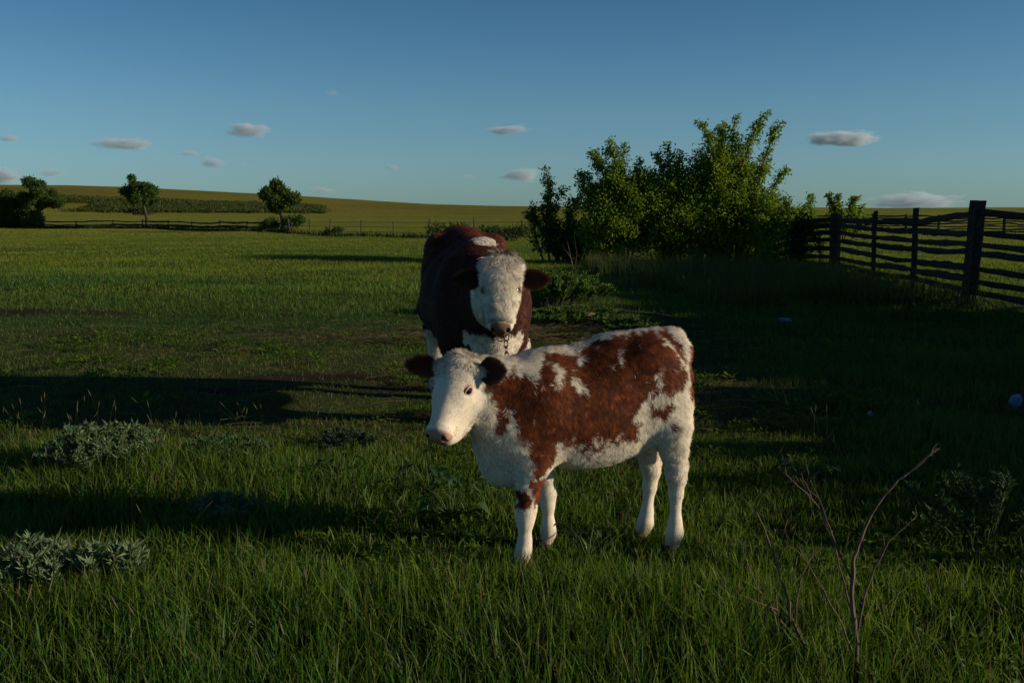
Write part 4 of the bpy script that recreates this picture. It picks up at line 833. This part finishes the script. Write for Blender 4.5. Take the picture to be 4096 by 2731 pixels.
bleg([((.50, .20, .55), .115), ((.52, .20, .42), .080), ((.525, .20, .36), .078), ((.52, .20, .28), .052), ((.52, .20, .16), .048), ((.53, .20, .10), .056), ((.55, .20, .04), .058)])
bleg([((.42, -.20, .55), .115), ((.44, -.20, .42), .080), ((.445, -.20, .36), .078), ((.44, -.20, .28), .052), ((.44, -.20, .16), .048), ((.45, -.20, .10), .056), ((.47, -.20, .04), .058)])
for s, dx in ((1, 0), (-1, .10)):
    bleg([((-.60+dx, s*.22, .72), .17), ((-.66+dx, s*.22, .58), .105), ((-.76+dx, s*.21, .46), .076), ((-.75+dx, s*.21, .36), .056), ((-.70+dx, s*.21, .16), .05), ((-.68+dx, s*.21, .10), .06), ((-.65+dx, s*.21, .04), .06)])
B.chain([((-.86, 0, 1.28), .05), ((-.93, 0, 1.15), .035), ((-.95, 0, .8), .028), ((-.94, 0, .5), .05), ((-.93, 0, .38), .02)], .05)
HM2 = headM(math.radians(-12), math.radians(65), math.radians(-2)); HO2 = np.array([1.16, -.010, 1.205])
B.frame(HO2, HM2, 1.31); head(B, True); V, Q = B.mesh(); V = relax(V, Q, 1, .3); Nn = vnormals(V, Q); HB2 = B
BR = np.array([.040, .0095, .004])
EYE = np.array([.150, .080, -.012])
def bull_col(P):
    x, y, z = P.T; nz_ = .03*noise(P, .07, 51) + .02*noise(P*np.array([1, 1, .4]), .03, 52)
    m = np.zeros(len(P), bool); h = nose_skin(P, HB2); inh = (h[:, 0] > -.03 + nz_*.3) & (h[:, 2] > -.20) & (x > .98)
    m |= inh & ~((h[:, 0] < .04) & (h[:, 2] < -.13))
    m |= (x > .48) & (z < .70 + nz_) & (np.abs(y) < .19 + nz_); m |= (z < .60 + nz_*1.5) & (x < .1) & (noise(P, .12, 55) > -.3); m |= (z < .47 + nz_); m |= (z < .62 + nz_) & (y > .1) & (x > .4)
    m &= ~((noise(P, .10, 57) > .25) & (z > .25) & (z < .62) & ~inh & (np.abs(y) > .13))
    m |= (np.hypot((x-.42)/.22, (y + .015 - .1*(x-.4))/.075) < 1 + nz_*6) & (z > 1.1); m |= (z > 1.30) & (x < -.82); m |= (x < -.88) & (z < .6)
    c = np.where(m[:, None], WHITE*.92*(1 + .08*noise(P, .06, 58))[:, None], BR*(1 + .35*noise(P, .2, 59))[:, None])
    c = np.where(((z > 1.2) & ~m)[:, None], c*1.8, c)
    c = lerp(c, np.array([.22, .16, .11])[None], (sstep(.30, .05, z)*.6)[:, None])
    pk = np.array([.20, .105, .08]); nz = sstep(.315, .33, h[:, 0] - 1.0*np.maximum(0, -.075-h[:, 2]))*sstep(.055, .042, np.abs(h[:, 1])); c = np.where((inh & (nz > .02))[:, None], lerp(c, pk[None], nz[:, None]), c)
    e = np.minimum(np.linalg.norm(h - EYE, axis=1), np.linalg.norm(h - EYE*np.array([1, -1, 1]), axis=1)); c = np.where(inh[:, None], lerp(np.array([[.30, .16, .11]]), c, sstep(.019, .028, e)[:, None]), c)
    nd = np.minimum(np.linalg.norm((h - np.array([.350, .036, -.038]))/np.array([1, .8, 1.2]), axis=1), np.linalg.norm((h - np.array([.350, -.036, -.038]))/np.array([1, .8, 1.2]), axis=1))
    return np.clip(np.where(inh[:, None], lerp(np.array([[.03, .012, .01]]), c, sstep(.010, .016, nd)[:, None]), c), 0, .85)
def bull_len(P):
    h = nose_skin(P, HB2); inh = (h[:, 0] > -.04) & (h[:, 2] > -.2) & (P[:, 0] > .98); L_ = np.where(P[:, 2] < .5, .018, .028)
    hl = lerp(.060, .016, sstep(-.02, .24, h[:, 0])); hl = hl*sstep(.11, .05, np.abs(h[:, 1])) + .020; hl = np.where(h[:, 2] < -.10, .02, hl); L_ = np.where(inh, hl, L_)
    e = np.minimum(np.linalg.norm(h - EYE, axis=1), np.linalg.norm(h - EYE*np.array([1, -1, 1]), axis=1)); return np.where(inh & ((e < .034) | (h[:, 0] > .325)), 0, L_)
def bull_flow(P, N_):
    f = np.tile(np.array([-.6, 0, -.8]), (len(P), 1)); h = nose_skin(P, HB2); inh = (h[:, 0] > -.04) & (h[:, 2] > -.2) & (P[:, 0] > .98)
    hf = np.stack([.35 + 0*h[:, 0], h[:, 1]*9, 0*h[:, 0]], 1); hf = np.where((h[:, 0] > .2)[:, None], np.stack([-.8 + 0*h[:, 0], h[:, 1]*6, -.3 + 0*h[:, 0]], 1), hf)
    return np.where(inh[:, None], hf @ HB2.M.T, f)
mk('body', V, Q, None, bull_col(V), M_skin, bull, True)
wt2 = lambda P: 1 + 5.*((P[:, 0] > .98) & (P[:, 2] > .6))
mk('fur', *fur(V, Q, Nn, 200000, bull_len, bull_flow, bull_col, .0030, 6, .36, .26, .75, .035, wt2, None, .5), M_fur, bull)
for s in (1, -1): add_eye(B, s, bull, lidcol=(.14, .07, .05), pos=(.150, .068, -.026), out=(.15, .72, .68), R_=.023)
# forelock
r = np.random.default_rng(66); P = []; 
for k in range(900):
    b0 = np.array([r.uniform(-.035, .045), r.normal(0, .028), -.002]); P.append(b0)
P = np.array(P); P[:, 2] = -.0 - 3*P[:, 1]**2 - 6*np.maximum(0, -P[:, 0])**2*3; n = len(P); T = np.stack([r.uniform(.3, 1.1, n), P[:, 1]*9 + r.normal(0, .35, n), r.uniform(.05, .6, n)], 1); T = norm(T)
L_ = r.uniform(.03, .075, (n, 1)); Wd = norm(np.cross(T, np.array([0, 0, 1.])[None] + r.normal(0, .2, (n, 3))))*.0012
pts = [P, P + T*L_*.5 + [0, 0, .004], P + T*L_ - np.array([0, 0, 1.])*L_*.25]; V2 = np.stack([pts[0]-Wd, pts[0]+Wd, pts[1]-Wd, pts[1]+Wd, pts[2]], 1).reshape(-1, 3)
V2 = B.o + (V2*B.sc) @ B.M.T; bb = (np.arange(n)*5)[:, None]
mk('forelock', V2, bb + np.array([[0, 1, 3, 2]]), bb + np.array([[2, 3, 4]]), np.repeat(WHITE[None]*r.uniform(.6, 1.05, (n, 1)), 5, 0), M_fur, bull)
BO, BI, BRm = (.07, .02, .010), (.03, .011, .008), (.11, .04, .018)
for s, sd in ((1, 21), (-1, 22)):
    ax = HM2[:, 1]*s*.97 + np.array([0, 0, .02 if s > 0 else -.02]) - HM2[:, 0]*.0; ear(B, s, bull, (.080, s*.086, -.062), ax, HM2[:, 2]*.75 + HM2[:, 0]*.65, .190, .125, BO, BI, BRm, sd, 2600)
for c in ((.55, .20, 0), (.47, -.20, 0), (-.64, .21, 0), (-.54, -.21, 0)): hoof(c, .062, .07, 0, bull)
# ---- neck chain hanging under the bull's chin
ch = tag(empty('neck_chain', (-.05, 6.34, .60)), 'rusty iron chain with rings hanging below the bull chin', 'chain')
def link(name, c, a, b, n_, up_, th=.0042):
    n_ = norm(np.array(n_, float)); up_ = norm(np.array(up_, float)); sd = np.cross(n_, up_); th_ = np.arange(28)/28*2*PI; G = Geo()
    G.tube([np.array(c) + sd*a*math.cos(t) + up_*b*math.sin(t) for t in th_], th, 6, (.1, .07, .05), closed=True); G.build(name, M_iron, ch, True)
link('ring', (-.022, 0, .105), .026, .026, (0, 1, .1), (0, 0, 1)); link('ring', (.012, -.004, .115), .019, .034, (.5, 1, 0), (-.15, 0, 1))
for k in range(5): link('link', (.012 + .002*k, 0, .062 - .037*k), .0125, .024, (1, .35, 0) if k % 2 else (.15, 1, 0), (0, 0, 1))
for k in range(1): link('link', (-.045 - .020*k, .0, .145 + .033*k), .012, .023, (1, .35, 0) if k % 2 else (.15, 1, 0), (-.5, 0, 1)); link('link', (.026 + .012*k, .0, .158 + .034*k), .012, .023, (1, .35, 0) if k % 2 == 0 else (.15, 1, 0), (.3, 0, 1))
